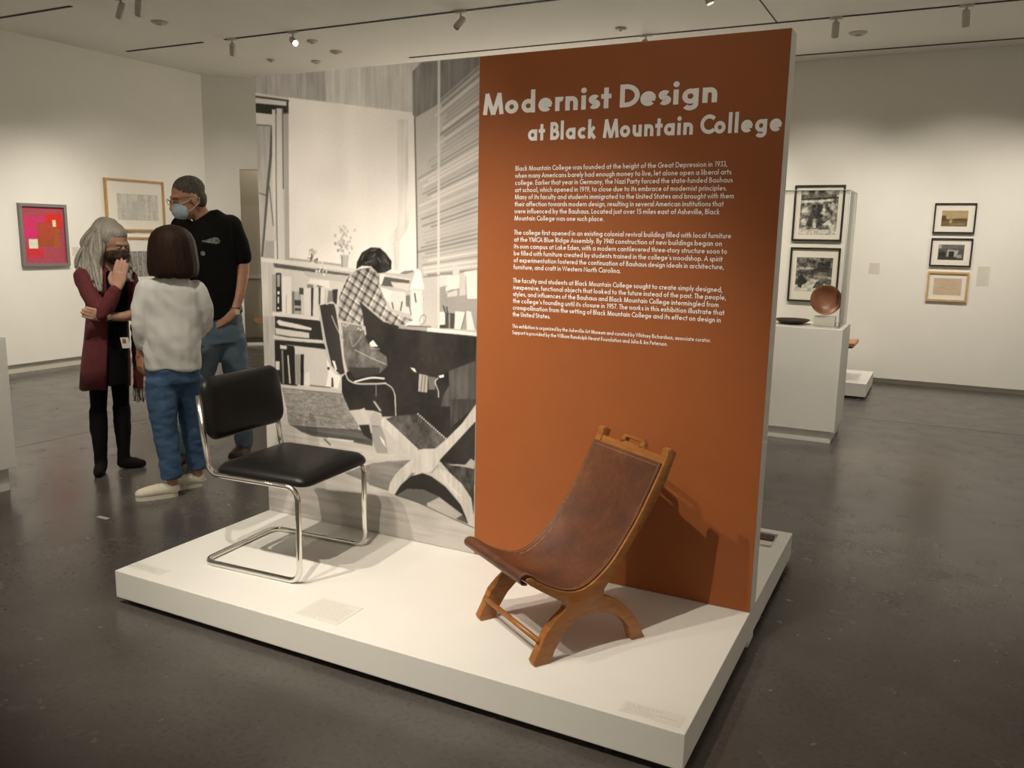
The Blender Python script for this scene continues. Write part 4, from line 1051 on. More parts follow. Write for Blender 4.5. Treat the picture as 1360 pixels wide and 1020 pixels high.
# ------------------------------------------------------------------ three visitors
from mathutils import noise as mnoise
def skin_mat(name, col):
    m = mat(name, col, .5, var=.08, scale=25, spec=.4); b = m.node_tree.nodes['Principled BSDF']
    b.inputs['Subsurface Weight'].default_value = .08; b.inputs['Subsurface Radius'].default_value = (.02, .008, .004); return m
class Fig:
    """a figure: local frame s = to the right in front of the visitor, d = towards the entrance side, z = up"""
    def __init__(s, base, C, name, label):
        s.b = Vector((base[0], base[1], 0)); s.C = Vector((C[0], C[1], 0)); s.R = Vector((-C[1], C[0], 0)); s.t = thing(name, label, 'person', s.b, group='visitors')
    def L(s, p): return s.b + s.R * p[0] + s.C * p[1] + Vector((0, 0, p[2]))
    def V(s, v): return s.R * v[0] + s.C * v[1] + Vector((0, 0, v[2] if len(v) > 2 else 0))
    def fuse(s, name, prims, material, voxel=.009, smooth=6, folds=0., fscale=9., seed=0., stretch=(1, 1, 1)):
        """overlapping limbs and volumes are fused into one continuous surface"""
        mb = MB()
        for p in prims:
            if p[0] == 't':
                fl = s.V(p[3]) if len(p) > 3 and p[3] is not None else None
                pts = [s.L(q) for q in p[1]]; rad = list(p[2]) if isinstance(p[2], (list, tuple)) else [p[2]] * len(pts)
                pp, rr = [], []
                for i in range(len(pts) - 1):      # denser rings, rounded ends
                    for k in range(4):
                        f = k / 4; pp.append(pts[i].lerp(pts[i + 1], f)); a, b = rad[i], rad[i + 1]
                        rr.append(tuple(x + (y - x) * f for x, y in zip(a, b)) if isinstance(a, (tuple, list)) else a + (b - a) * f)
                pp.append(pts[-1]); rr.append(rad[-1])
                mb.tube(pp, rr, 18, flat=fl)
                for q, r in ((pp[0], rr[0]), (pp[-1], rr[-1])):
                    if not isinstance(r, (tuple, list)): mb.ell(q, (r, r, r), 14, 8)
            else:
                M = None
                if len(p) > 3:
                    f = s.V(p[3]).normalized(); sd = f.cross(Vector((0, 0, 1))).normalized(); up = sd.cross(f); M = Matrix((sd, f, up)).transposed()
                mb.ell(s.L(p[1]), p[2], 20, 12, M)
        o = mb.build(name, material, s.t)
        r = o.modifiers.new('fuse', 'REMESH'); r.mode = 'VOXEL'; r.voxel_size = voxel
        q = o.modifiers.new('soft', 'SMOOTH'); q.iterations = smooth; q.factor = .5
        dg_ = bpy.context.evaluated_depsgraph_get(); dg_.update(); me = bpy.data.meshes.new_from_object(o.evaluated_get(dg_)); old = o.data
        o.modifiers.clear(); o.data = me; me.name = name; bpy.data.meshes.remove(old)
        if folds:
            nv = len(me.vertices); co = np.empty(nv * 3, np.float32); no = np.empty(nv * 3, np.float32)
            me.vertices.foreach_get('co', co); me.vertices.foreach_get('normal', no); co = co.reshape(-1, 3); no = no.reshape(-1, 3)
            k = np.array([mnoise.noise(Vector((c[0] * fscale * stretch[0] + seed, c[1] * fscale * stretch[1], c[2] * fscale * stretch[2]))) +
                          .5 * mnoise.noise(Vector((c[0] * fscale * 2.3 * stretch[0] + c[2] * 7, c[1] * fscale * 2.3 * stretch[1] + seed, c[2] * fscale * 2.1 * stretch[2]))) for c in co])
            co = co + no * (k * folds)[:, None]; me.vertices.foreach_set('co', co.reshape(-1).astype(np.float32)); me.update()
        if not me.materials: me.materials.append(material)
        me.shade_smooth(); return o
    def shell(s, name, secs, material, f, a0, a1, n=40, th=.006):
        """open garment: elliptical sections (s, d, z, r_side, r_front), from angle a0 to a1 measured from the facing f"""
        f = Vector(f).normalized(); side = Vector((f.y, -f.x)); mb = MB(); rows = []
        for (cs, cd, z, ra, rb) in secs:
            for k in range(2):
                rows.append([s.L((cs + side.x * (ra - k * th) * math.sin(t) + f.x * (rb - k * th) * math.cos(t), cd + side.y * (ra - k * th) * math.sin(t) + f.y * (rb - k * th) * math.cos(t), z + .006 * math.sin(5 * t)))
                             for t in [math.radians(a0 + (a1 - a0) * i / n) for i in range(n + 1)]])
        K = n + 1; N = len(secs); vs = [p for r in rows for p in r]; fs = []
        for j in range(N - 1):
            for i in range(n):
                a = 2 * j * K + i; fs.append((a, a + 1, a + 2 * K + 1, a + 2 * K)); a += K; fs.append((a, a + 2 * K, a + 2 * K + 1, a + 1))
            for i in (0, n): a = 2 * j * K + i; fs.append((a, a + K, a + 3 * K, a + 2 * K))
        for j in (0, N - 1):
            for i in range(n): a = 2 * j * K + i; fs.append((a, a + 1, a + K + 1, a + K))
        return mb.add(vs, fs).build(name, material, s.t, True)
    def mask(s, name, c, r, f, material, az=72, lo=-62, hi=8, n=16, puff=1.07):
        """face covering: a patch of the head's front"""
        f3 = s.V(f).normalized(); sd = f3.cross(Vector((0, 0, 1))).normalized(); up = sd.cross(f3); C = s.L(c); mb = MB(); rows = []
        for k in (puff, puff - .03):
            for j in range(n + 1):
                for i in range(n + 1):
                    u_ = abs(2 * i / n - 1); a = math.radians(-az + 2 * az * i / n); lo_, hi_ = lo + 34 * u_ ** 2.2, hi - 26 * u_ ** 2.2; e = math.radians(lo_ + (hi_ - lo_) * j / n); b = k * (1 + .10 * math.exp(-(a / .35) ** 2) * math.cos((e + .35) * 1.4))
                    rows.append(C + (sd * (r[0] * math.sin(a) * math.cos(e)) + f3 * (r[1] * math.cos(a) * math.cos(e)) + up * (r[2] * math.sin(e))) * b)
        K = n + 1; fs = []
        for j in range(n):
            for i in range(n):
                a = j * K + i; fs.append((a, a + 1, a + K + 1, a + K)); a += K * K; fs.append((a, a + K, a + K + 1, a + 1))
        for j in range(n):
            for i in (0, n): a = j * K + i; fs.append((a, a + K, a + K + K * K, a + K * K)); a = i * K + j; fs.append((a, a + 1, a + 1 + K * K, a + K * K))
        return mb.add(rows, fs).build(name, material, s.t, True)
def head_prims(c, f, k=1.):
    """cranium, jaw, cheeks, nose, brow, ears; f = facing (s, d, z)"""
    F = Vector(f).normalized(); S = Vector((F.y, -F.x, 0)).normalized(); U = Vector((0, 0, 1)); U = (U - F * U.dot(F)).normalized()
    def at(a, b, e): v = Vector(c) + S * (a * k) + F * (b * k) + U * (e * k); return tuple(v)
    return [('e', at(0, -.012, .03), (.074 * k, .095 * k, .092 * k), f), ('e', at(0, .030, -.035), (.058 * k, .060 * k, .080 * k), f), ('e', at(0, .05, -.085), (.030 * k, .030 * k, .024 * k), f),
            ('t', [at(0, .088, .012), at(0, .108, -.028)], [.011 * k, .016 * k]), ('e', at(0, .078, .032), (.052 * k, .014 * k, .012 * k), f),
            ('e', at(.074, -.008, -.010), (.010 * k, .020 * k, .034 * k), f), ('e', at(-.074, -.008, -.010), (.010 * k, .020 * k, .034 * k), f),
            ('t', [at(-.02, .083, -.062), at(.02, .083, -.062)], .007 * k)]
def eyes(fig, c, f, k):
    F = Vector(f).normalized(); S = Vector((F.y, -F.x, 0)).normalized(); U = Vector((0, 0, 1)); U = (U - F * U.dot(F)).normalized()
    for q in (-1, 1):
        p = Vector(c) + S * (q * .030 * k) + F * (.083 * k) + U * (.010 * k)
        e = MB().ell(fig.L(p), (.011 * k, .011 * k, .009 * k), 12, 8).build('eye', M_EYEW, fig.t, True)
        p2 = p + F * (.0085 * k); MB().ell(fig.L(p2), (.0055 * k, .0055 * k, .0055 * k), 10, 6).build('iris', M_IRIS, e, True)
def hand_prims(w, d, n, k=1., curl=.5, thumb=1, spread=.12, bend=None):
    """palm and five fingers: w wrist point, d direction, n palm normal (fingers curl towards it)"""
    W = Vector(w); D = Vector(d).normalized(); N = Vector(n); N = (N - D * N.dot(D)).normalized(); X = D.cross(N)
    P = [('t', [tuple(W), tuple(W + D * .045 * k), tuple(W + D * .085 * k)], [(.020 * k, .026 * k), (.014 * k, .039 * k), (.012 * k, .040 * k)], tuple(N))]
    for i, (off, ln) in enumerate(((-.030, .064), (-.010, .074), (.010, .070), (.029, .055))):
        b = W + D * .080 * k + X * off * k; dd = (D + X * off * spread * 30 * .1).normalized(); pts = [b]; a = 0.
        for j, f in enumerate((.45, .32, .25)):
            a += curl * (.6 + .2 * j); v = dd * math.cos(a) + N * math.sin(a); pts.append(pts[-1] + v * ln * f * k)
        P.append(('t', [tuple(q) for q in pts], [.0098 * k, .0090 * k, .0085 * k, .0072 * k]))
    b = W + D * .025 * k - X * .030 * k * thumb; v = (D * .72 - X * .62 * thumb + N * .25).normalized(); v2 = (D * .93 - X * .15 * thumb + N * .35).normalized()
    P.append(('t', [tuple(b), tuple(b + v * .034 * k), tuple(b + v * .034 * k + v2 * .030 * k)], [.0135 * k, .0112 * k, .0088 * k]))
    return P
M_EYEW = mat('eye_white', (.34, .29, .25), .3); M_IRIS = mat('iris_dark', (.03, .02, .015), .2)
M_SKIN1 = skin_mat('skin_pale', (.52, .30, .21)); M_SKIN2 = skin_mat('skin_warm', (.44, .235, .145)); M_SKIN3 = skin_mat('skin_tan', (.46, .235, .145))
M_GREYHAIR = mat('grey_hair', (.46, .43, .37), .55, two=(.24, .22, .18), scale=30, grain=(8, 8, .8), bump=.3, bscale=90)
M_BROWNHAIR = mat('brown_hair', (.034, .015, .007), .6, two=(.014, .006, .003), scale=26, grain=(9, 9, .5), bump=.3, bscale=120, spec=.2)
M_SHORTHAIR = mat('short_grey_hair', (.13, .108, .082), .8, two=(.055, .045, .034), scale=60, bump=.5, bscale=260)
M_BURG = mat('burgundy_knit', (.105, .014, .016), .85, var=.2, scale=30, bump=.15, bscale=350, sheen=.05)
M_DRESS = mat('black_jersey', (.006, .0055, .0055), .9, spec=.15, var=.2, scale=20, bump=.1, bscale=200)
M_BOOT = mat('black_suede', (.007, .0065, .0065), .85, spec=.15, bump=.1, bscale=300)
M_WHITE = mat('white_sweatshirt', (.66, .655, .63), .9, var=.03, scale=14, bump=.12, bscale=400)
M_JEAN = mat('blue_denim', (.050, .112, .210), .85, two=(.028, .068, .142), scale=9, bump=.15, bscale=500)
M_JEAN2 = mat('faded_denim', (.135, .185, .235), .85, two=(.085, .130, .175), scale=7, bump=.15, bscale=500)
M_TEE = mat('black_cotton', (.006, .006, .0055), .9, spec=.15, bump=.08, bscale=300)
M_SNEAK = mat('cream_canvas', (.66, .62, .50), .8, var=.05, scale=30, bump=.1, bscale=500)
M_SOLE = mat('cream_rubber', (.70, .66, .55), .6)
M_BRSHOE = mat('brown_shoe_leather', (.060, .025, .014), .5)
M_MASKB = mat('blue_mask', (.42, .56, .62), .8, var=.04, scale=40, bump=.2, bscale=90)
M_MASKF = mat('dark_floral_mask', (.15, .085, .060), .85, two=(.018, .012, .010), scale=28)
M_STEEL = mat('watch_metal', (.65, .58, .42), .25, 1.)

# ---- woman with long grey hair
P1 = Fig((-1.78, .41), (.7991, -.6012), 'person', 'grey-haired woman in a burgundy cardigan and tall black boots, hand raised to her mask')
hf = (.66, .75, -.42); hc = (.066, .03, 1.562)
skin = head_prims(hc, hf, 1.08)
skin += [('t', [(.02, -.02, 1.36), (.035, -.01, 1.42), (.055, .0, 1.50)], [.052, .050, .055]),
         ('t', [(.02, -.02, 1.28), (.01, 0, 1.15), (-.01, 0, .95), (-.02, -.03, .78)], [.07, .08, .09, .08]),
         ('t', [(-.06, -.02, .82), (-.085, -.03, .42), (-.092, -.04, .10)], [.045, .036, .03]), ('t', [(.055, -.07, .82), (.058, -.094, .42), (.055, -.10, .10)], [.045, .036, .03]),
         ('t', [(-.12, .05, 1.34), (-.02, .185, 1.115)], [.045, .036]), ('t', [(-.02, .185, 1.115), (.072, .20, 1.275)], [.036, .026]),
         ('t', [(.15, -.05, 1.33), (.185, .06, 1.10)], [.045, .038]), ('t', [(.185, .06, 1.10), (.10, .155, 1.092), (.010, .195, 1.098)], [.037, .032, .025])]
skin += hand_prims((.072, .20, 1.275), (.24, -.10, .96), (.45, -.70, .1), 1.28, .07, thumb=1)
skin += hand_prims((.012, .195, 1.098), (-.95, .12, .22), (-.1, -.8, .2), 1.05, .30, thumb=-1)
P1.fuse('body', skin, M_SKIN1, .0055, 4)
eyes(P1, hc, hf, 1.08)
P1.mask('face_mask', (hc[0], hc[1], hc[2] - .030), (.074, .104, .098), hf, M_MASKF, 78, -62, 22)
P1.fuse('dress', [('t', [(.03, 0, 1.385), (.025, 0, 1.33), (.02, 0, 1.20), (.01, 0, 1.08), (-.005, 0, .92), (-.02, -.02, .76), (-.03, -.03, .63)],
                   [(.06, .05), (.125, .085), (.13, .10), (.120, .098), (.135, .108), (.145, .115), (.148, .118)], (1, 0, 0))], M_DRESS, .010, 4, .004, 7)
bf = (.62, .78)
secs = [(.03, -.01, 1.405, .070, .062), (.025, -.005, 1.375, .135, .080), (.02, 0, 1.32, .152, .098), (.018, 0, 1.20, .150, .112), (.008, 0, 1.08, .140, .110), (-.005, 0, .92, .152, .118), (-.02, -.015, .76, .166, .128), (-.033, -.02, .605, .172, .134)]
P1.shell('cardigan', secs, M_BURG, bf, 30, 345 - 15, 48, .008)
P1.fuse('sleeve', [('t', [(-.118, .03, 1.345), (-.085, .10, 1.24), (-.022, .185, 1.118)], [.062, .058, .052]), ('t', [(-.022, .185, 1.118), (.02, .20, 1.18), (.062, .20, 1.262)], [.052, .050, .042])], M_BURG, .009, 4, .004, 18)
P1.fuse('sleeve', [('t', [(.148, -.04, 1.335), (.178, .0, 1.22), (.190, .055, 1.115)], [.060, .056, .052]), ('t', [(.190, .055, 1.115), (.165, .095, 1.095)], [.052, .046])], M_BURG, .009, 4, .004, 18)
for nm, pts, rad, toe in (('l', [(-.072, -.02, .66), (-.085, -.03, .42)], [.062, .050], None), ('r', [(.058, -.08, .66), (.058, -.095, .42)], [.062, .050], None)):
    P1.fuse('legging', [('t', pts, rad)], M_DRESS, .012, 3)
P1.fuse('boot', [('t', [(-.088, -.035, .43), (-.090, -.04, .30), (-.090, -.045, .14), (-.092, -.05, .06)], [.058, .056, .042, .042]), ('t', [(-.092, -.06, .042), (-.104, .02, .038), (-.112, .075, .030)], [.040, .038, .030]), ('e', (-.102, 0, .012), (.036, .09, .013), (-.1, .95, 0))], M_BOOT, .008, 4, .003, 16)
P1.fuse('boot', [('t', [(.058, -.095, .44), (.057, -.10, .30), (.056, -.105, .14), (.050, -.11, .06)], [.058, .056, .042, .042]), ('t', [(.045, -.11, .042), (.11, -.10, .038), (.168, -.09, .028)], [.040, .038, .028]), ('e', (.105, -.10, .012), (.036, .09, .013), (.97, .12, 0))], M_BOOT, .008, 4, .003, 16)
# hair: cap and long locks
hm = MB(); rnd = random.Random(4)
F = Vector(hf).normalized(); S = Vector((F.y, -F.x, 0)).normalized()
def hp(a, b, e): v = Vector(hc) + S * a + F * b + Vector((0, 0, e)); return v
for i in range(240):
    az = rnd.uniform(98, 262) if i > 34 else rnd.uniform(-80, 80)
    th = math.radians(az); el = rnd.uniform(.15, .95) if i > 34 else rnd.uniform(.72, .97)
    ce = math.cos(el * math.pi / 2); st0 = hp(.088 * math.sin(th) * ce, .108 * math.cos(th) * ce - .012, .035 + .105 * math.sin(el * math.pi / 2))
    top_ = hp(.02 * math.sin(th), .025 * math.cos(th) - .02, .142)
    outw = Vector((st0.x - hc[0], st0.y - hc[1], 0)).normalized()
    if i > 34:
        u = rnd.random()
        left = (S * math.sin(th)).x < .35 * rnd.random()
        if left: end = Vector((-.165 + .15 * u, -.04 + .19 * u + rnd.uniform(-.03, .03), 1.40 - .13 * u + rnd.uniform(-.05, .04)))
        else: end = Vector((.155 + rnd.uniform(-.03, .02), .02 + rnd.uniform(-.06, .05), 1.36 + rnd.uniform(-.06, .05)))
        mid = st0.lerp(end, .40) + outw * .018 + Vector((rnd.uniform(-.018, .018), rnd.uniform(-.018, .018), .005))
        wv = rnd.uniform(0, 6.3); wob = lambda q: Vector((.010 * math.sin(wv + q * 7), .010 * math.cos(wv + q * 6), 0))
        pts = [top_, st0.lerp(top_, .4) + outw * .018, st0 + outw * .008, mid + wob(.4), st0.lerp(end, .60) + outw * .014 + wob(.6), st0.lerp(end, .80) + outw * .010 + wob(.8), end + wob(1)]; r = [.006, .009, .009, .0085, .0075, .006, .0015]
    else:
        b2 = hp(.092 * math.copysign(1, math.sin(th)), -.045, .0 + rnd.uniform(-.03, .02))
        pts = [top_, st0 + Vector((0, 0, .008)), st0.lerp(b2, .6) + outw * .01, b2]; r = [.006, .008, .007, .003]
    hm.tube([P1.L(q) for q in catmull(pts, 4)], [r[0] + (r[-1] - r[0]) * 0 + .0 + np.interp(k / (4 * (len(pts) - 1)), np.linspace(0, 1, len(r)), r) for k in range(4 * (len(pts) - 1) + 1)], 6)
hm.ell(P1.L(hp(0, -.006, .052)), (.089, .098, .095), 22, 14); hm.ell(P1.L(hp(0, .028, .074)), (.081, .074, .058), 22, 14)
hm.build('hair', M_GREYHAIR, P1.t, True)
# wrist watch, lanyard with badge, scarf with fringe
MB().tube([P1.L((.022 + .004 * math.cos(a), .195 + .033 * math.cos(a), 1.097 + .033 * math.sin(a))) for a in np.linspace(0, 2 * math.pi, 21)[:-1]], .006, 6, closed=True).build('watch_strap', mat('black_strap', (.02, .018, .016), .6), P1.t, True)
MB().lathe([(0, 0), (.017, 0), (.017, .008), (0, .009)], P1.L((.022, .230, 1.100)), 16, M=P1.C.to_track_quat('Z', 'Y').to_matrix()).build('watch_case', M_STEEL, P1.t, 'edge')
MB().tube([P1.L(q) for q in catmull([(-.03, .09, 1.38), (.03, .125, 1.20), (.085, .135, 1.02), (.103, .135, .955), (.12, .125, 1.05), (.105, .085, 1.25), (.09, .05, 1.38)], 5)], .0035, 5).build('lanyard', M_DRESS, P1.t, True)
bd = MB(); q = [(-.026, -.036), (.026, -.036), (.026, .036), (-.026, .036)]
bd.prism(q, lambda a, b, t: P1.L((.104 + a * .96 + b * -.16, .140 + t, .918 + b)), 0, .003); badge = bd.build('badge', mat('badge_white', (.72, .70, .64), .4), P1.t)
MB().prism([(-.016, -.004), (.006, -.004), (.006, .026), (-.016, .026)], lambda a, b, t: P1.L((.104 + a * .96 + b * -.16, .1431 + t, .918 + b)), 0, .0008).build('badge_photo', mat('badge_photo', (.20, .13, .09), .5, var=.5, scale=90), badge)
P1.fuse('scarf', [('t', [(.165, -.08, 1.02), (.178, -.085, .85), (.178, -.08, .70), (.174, -.08, .57)], [(.022, .020), (.034, .022), (.036, .022), (.036, .020)], (1, 0, 0))], M_BURG, .008, 3, .006, 24)
fm = MB()
for i in range(16):
    x = .142 + .066 * i / 15; fm.tube([P1.L((x, -.08 + .012 * math.sin(i * 2.1), .575)), P1.L((x + rnd.uniform(-.006, .006), -.08, .52)), P1.L((x + rnd.uniform(-.010, .010), -.08, .465 + rnd.uniform(0, .02)))], .0022, 5)
tag(fm.build('fringe', mat('fringe_thread', (.10, .06, .055), .9), P1.t, True), kind='stuff')

# ---- woman with a brown bob, seen from behind
P2 = Fig((-1.08, .31), (.7609, -.6489), 'person', 'brown-haired woman seen from behind in a white sweatshirt and cropped blue jeans')
hf = (-.50, -.86, -.08); hc = (.040, -.02, 1.545)
skin = head_prims(hc, hf, 1.04)
skin += [('t', [(.045, 0, 1.30), (.045, -.01, 1.40), (.042, -.015, 1.50)], [.060, .052, .055]), ('t', [(.03, 0, 1.28), (.03, 0, 1.05), (.02, 0, .85)], [.09, .08, .10]),
         ('t', [(-.04, .03, .80), (-.045, .06, .455), (-.022, .075, .10), (-.022, .075, .05)], [.07, .045, .034, .034]), ('t', [(.10, -.03, .80), (.108, -.08, .47), (.134, -.10, .10), (.134, -.10, .05)], [.07, .045, .034, .034]),
         ('t', [(-.022, .075, .045), (-.15, .085, .03)], [.03, .022]), ('t', [(.134, -.10, .045), (.03, -.09, .03)], [.03, .022]),
         ('t', [(-.10, 0, 1.29), (-.150, .02, 1.08), (-.160, -.01, .935), (-.164, -.015, .90)], [.045, .038, .028, .026]), ('t', [(.165, -.02, 1.28), (.215, -.05, 1.07), (.16, -.19, 1.00)], [.045, .038, .027])]
skin += hand_prims((-.164, -.015, .905), (-.06, -.10, -1), (.75, -.45, 0), 1.02, .35, thumb=-1)
skin += hand_prims((.16, -.19, 1.00), (-.7, -.5, .1), (-.2, .6, -.6), 1.0, .5)
P2.fuse('body', skin, M_SKIN2, .0055, 4)
eyes(P2, hc, hf, 1.04)
P2.fuse('sweatshirt', [('t', [(.045, -.01, 1.385), (.042, -.005, 1.355), (.035, 0, 1.30), (.030, 0, 1.18), (.028, .01, 1.02), (.022, .01, .88), (.020, .015, .80)],
                         [(.075, .062), (.115, .085), (.165, .112), (.170, .128), (.172, .138), (.168, .136), (.155, .126)], (1, 0, 0)),
                       ('t', [(.040, .05, .84), (.045, .06, .775)], [(.105, .070), (.080, .060)], (1, 0, 0)),
                       ('t', [(-.105, 0, 1.295), (-.135, .01, 1.19), (-.148, .02, 1.08), (-.150, .005, 1.02), (-.154, -.005, .965)], [.070, .068, .062, .058, .040]),
                       ('t', [(.175, -.02, 1.285), (.205, -.035, 1.18), (.208, -.06, 1.07), (.185, -.14, 1.02), (.165, -.175, 1.005)], [.070, .066, .060, .052, .040])], M_WHITE, .0085, 4, .015, 7, 3., (1, 1, .8))
P2.fuse('jeans', [('t', [(.02, 0, .90), (.018, .0, .80), (.018, 0, .72)], [(.145, .115), (.160, .125), (.158, .122)], (1, 0, 0)),
                  ('t', [(-.055, .02, .74), (-.058, .045, .60), (-.050, .06, .455), (-.032, .072, .26), (-.024, .078, .118)], [(.098, .098), (.090, .090), (.076, .076), (.068, .068), (.064, .064)], (1, 0, 0)),
                  ('t', [(.095, -.03, .74), (.100, -.06, .60), (.108, -.08, .47), (.124, -.095, .28), (.136, -.10, .122)], [(.098, .098), (.088, .088), (.074, .074), (.066, .066), (.062, .062)], (1, 0, 0))], M_JEAN, .0085, 3, .006, 14, 9., (1, 1, 1.9))
def sneaker(fig, h_, t_, k=1.):
    H = Vector((h_[0], h_[1], 0)); T = Vector((t_[0], t_[1], 0)); D = (T - H).normalized(); L_ = (T - H).length; pt = lambda f, z: tuple(H + D * (L_ * f) + Vector((0, 0, z)))
    o = fig.fuse('sneaker', [('t', [pt(.04, .046), pt(.35, .048), pt(.70, .044), pt(.93, .038), pt(1.02, .034)], [(.040, .034), (.044, .043), (.038, .048), (.028, .040), (.012, .020)], (0, 0, 1)), ('t', [pt(.08, .03), pt(.10, .072)], [(.038, .036), (.034, .034)], (1, 0, 0))], M_SNEAK, .006, 3)
    so = MB(); out = []
    for i in range(24):
        a = 2 * math.pi * i / 24; c_, s_ = math.cos(a), math.sin(a); out.append((.51 + .52 * c_ * (1 if abs(c_) < .95 else .98), .046 * (abs(s_) ** .7) * (1 if s_ > 0 else -1) * (.88 if c_ < 0 else 1)))
    X = Vector((-D.y, D.x, 0))
    so.prism(out, lambda a, b, t: fig.L(tuple(H + D * (L_ * a) + X * b + Vector((0, 0, t)))), 0, .024); so2 = so.build('sole', M_SOLE, o if False else fig.t, 'edge')
    lc = MB()
    for i in range(4):
        f = .50 + .09 * i; z = .090 - .006 * i
        lc.tube([fig.L(tuple(H + D * (L_ * f) + X * x + Vector((0, 0, z - abs(x) * .45)))) for x in (-.024, -.012, 0, .012, .024)], .004, 6)
    tag(lc.build('laces', M_SOLE, fig.t, True), kind='stuff')
sneaker(P2, (.008, .075), (-.235, .10)); sneaker(P2, (.165, -.105), (-.06, -.06))
# bob hair: shaped cap with an even lower edge and fine strands
hb = MB(); n = 64; rows = [(1.692, .012), (1.686, .045), (1.668, .085), (1.640, .112), (1.600, .130), (1.550, .139), (1.500, .144), (1.450, .148), (1.412, .146), (1.385, .138), (1.380, .115), (1.40, .06)]
vs = []
for j, (z, r) in enumerate(rows):
    for k in range(n):
        a = 2 * math.pi * k / n; w_ = 1 + .018 * math.sin(a * 17 + j * .25) * min(1, j / 4) + .012 * math.sin(a * 29 + 1)
        fr = math.cos(a - math.atan2(hf[1], hf[0])); inn = .86 if fr > .75 else 1
        zz = z + (.003 * math.sin(a * 5) + .003 * math.sin(a * 13) - .012 * max(0, math.cos(a - math.radians(80)))) * (j > 6)
        vs.append(P2.L((.048 + r * w_ * inn * math.cos(a) * 1.0, -.015 + r * .98 * w_ * inn * math.sin(a), zz)))
fs = [(j * n + k, j * n + (k + 1) % n, (j + 1) * n + (k + 1) % n, (j + 1) * n + k) for j in range(len(rows) - 1) for k in range(n)] + [tuple(range(n)), tuple((len(rows) - 1) * n + k for k in range(n))]
hb.add(vs, fs); hb.build('hair', M_BROWNHAIR, P2.t, True)

# ---- tall man in a black T-shirt
P3 = Fig((-1.50, 1.06), (.7298, -.6836), 'person', 'tall man with short grey hair, glasses and a blue mask, hand in his jeans pocket')
hf = (-.90, .36, -.30); hc = (-.122, .04, 1.872); hk = 1.20
skin = head_prims(hc, hf, hk)
skin += [('t', [(-.005, -.02, 1.60), (-.018, -.015, 1.68), (-.045, 0, 1.76), (-.085, .015, 1.84)], [.060, .062, .064, .066]), ('t', [(0, -.02, 1.58), (0, 0, 1.35), (.04, 0, 1.0)], [.09, .11, .11]),
         ('t', [(.11, 0, .95), (.165, -.02, .50), (.19, -.03, .06)], [.09, .055, .04]), ('t', [(-.03, 0, .95), (-.15, .05, .50), (-.235, .06, .06)], [.09, .055, .04]),
         ('t', [(.165, -.02, 1.68), (.222, -.03, 1.42), (.222, -.01, 1.37)], [.062, .052, .048]), ('t', [(.222, -.01, 1.37), (.190, .05, 1.22), (.150, .115, 1.085)], [.049, .044, .031]),
         ('t', [(-.18, .03, 1.67), (-.24, .04, 1.38), (-.20, .18, 1.14)], [.06, .05, .034])]
skin += hand_prims((.150, .118, 1.085), (-.86, .12, -.42), (.1, -.75, -.2), 1.2, .35, thumb=-1)
skin += hand_prims((-.20, .18, 1.14), (.3, .3, -.85), (.4, -.3, 0), 1.15, .4)
P3.fuse('body', skin, M_SKIN3, .006, 4)
eyes(P3, hc, hf, hk)
P3.mask('face_mask', (hc[0] + .004, hc[1], hc[2] - .052), (.084, .112, .088), hf, M_MASKB, 66, -58, 34, 16, 1.06)
F = Vector(hf).normalized(); S = Vector((F.y, -F.x, 0)).normalized(); U = (Vector((0, 0, 1)) - F * F.z).normalized()
hh = lambda a, b, e: P3.L(tuple(Vector(hc) + S * (a * hk) + F * (b * hk) + U * (e * hk)))
M_ELAST = mat('white_elastic', (.7, .7, .68), .7)
for q in (-1, 1):
    MB().tube([hh(q * .050, .082, -.012), hh(q * .072, .03, -.005), hh(q * .082, -.012, .018), hh(q * .086, -.034, -.005), hh(q * .082, -.022, -.030), hh(q * .070, .03, -.055), hh(q * .046, .072, -.068)], .0022, 5).build('mask_loop', M_ELAST, P3.t, True)
gl = MB()
for q in (-1, 1):
    gl.tube([hh(q * .032 + .024 * math.cos(a), .104, .012 + .017 * math.sin(a)) for a in np.linspace(0, 2 * math.pi, 17)[:-1]], .0018, 5, closed=True)
    gl.tube([hh(q * .056, .102, .016), hh(q * .080, .05, .018), hh(q * .084, -.01, .014)], .0020, 5)
gl.tube([hh(-.008, .106, .014), hh(.008, .106, .014)], .0018, 5)
gl.build('glasses', mat('dark_glasses_frame', (.10, .08, .06), .3, .6), P3.t, True)
hr = P3.fuse('hair', [('e', tuple(Vector(hc) - F * .021 * hk + U * .052 * hk), (.079 * hk, .094 * hk, .078 * hk), hf), ('e', tuple(Vector(hc) - F * .050 * hk - U * .004 * hk), (.076 * hk, .055 * hk, .070 * hk), hf)], M_SHORTHAIR, .008, 3, .003, 60)
tee = P3.fuse('t_shirt', [('t', [(-.036, .0, 1.762), (-.018, 0, 1.738), (-.002, 0, 1.690), (-.004, .01, 1.55), (.0, .015, 1.38), (.015, .01, 1.20), (.045, 0, 1.045)],
                     [(.073, .070), (.130, .095), (.195, .125), (.200, .150), (.185, .150), (.178, .150), (.172, .148)], (1, 0, 0)),
                    ('t', [(.150, -.02, 1.695), (.195, -.025, 1.58), (.222, -.028, 1.475)], [.080, .078, .072]), ('t', [(-.165, .03, 1.68), (-.225, .035, 1.47)], [.080, .072])], M_TEE, .010, 5, .007, 7, 5.)
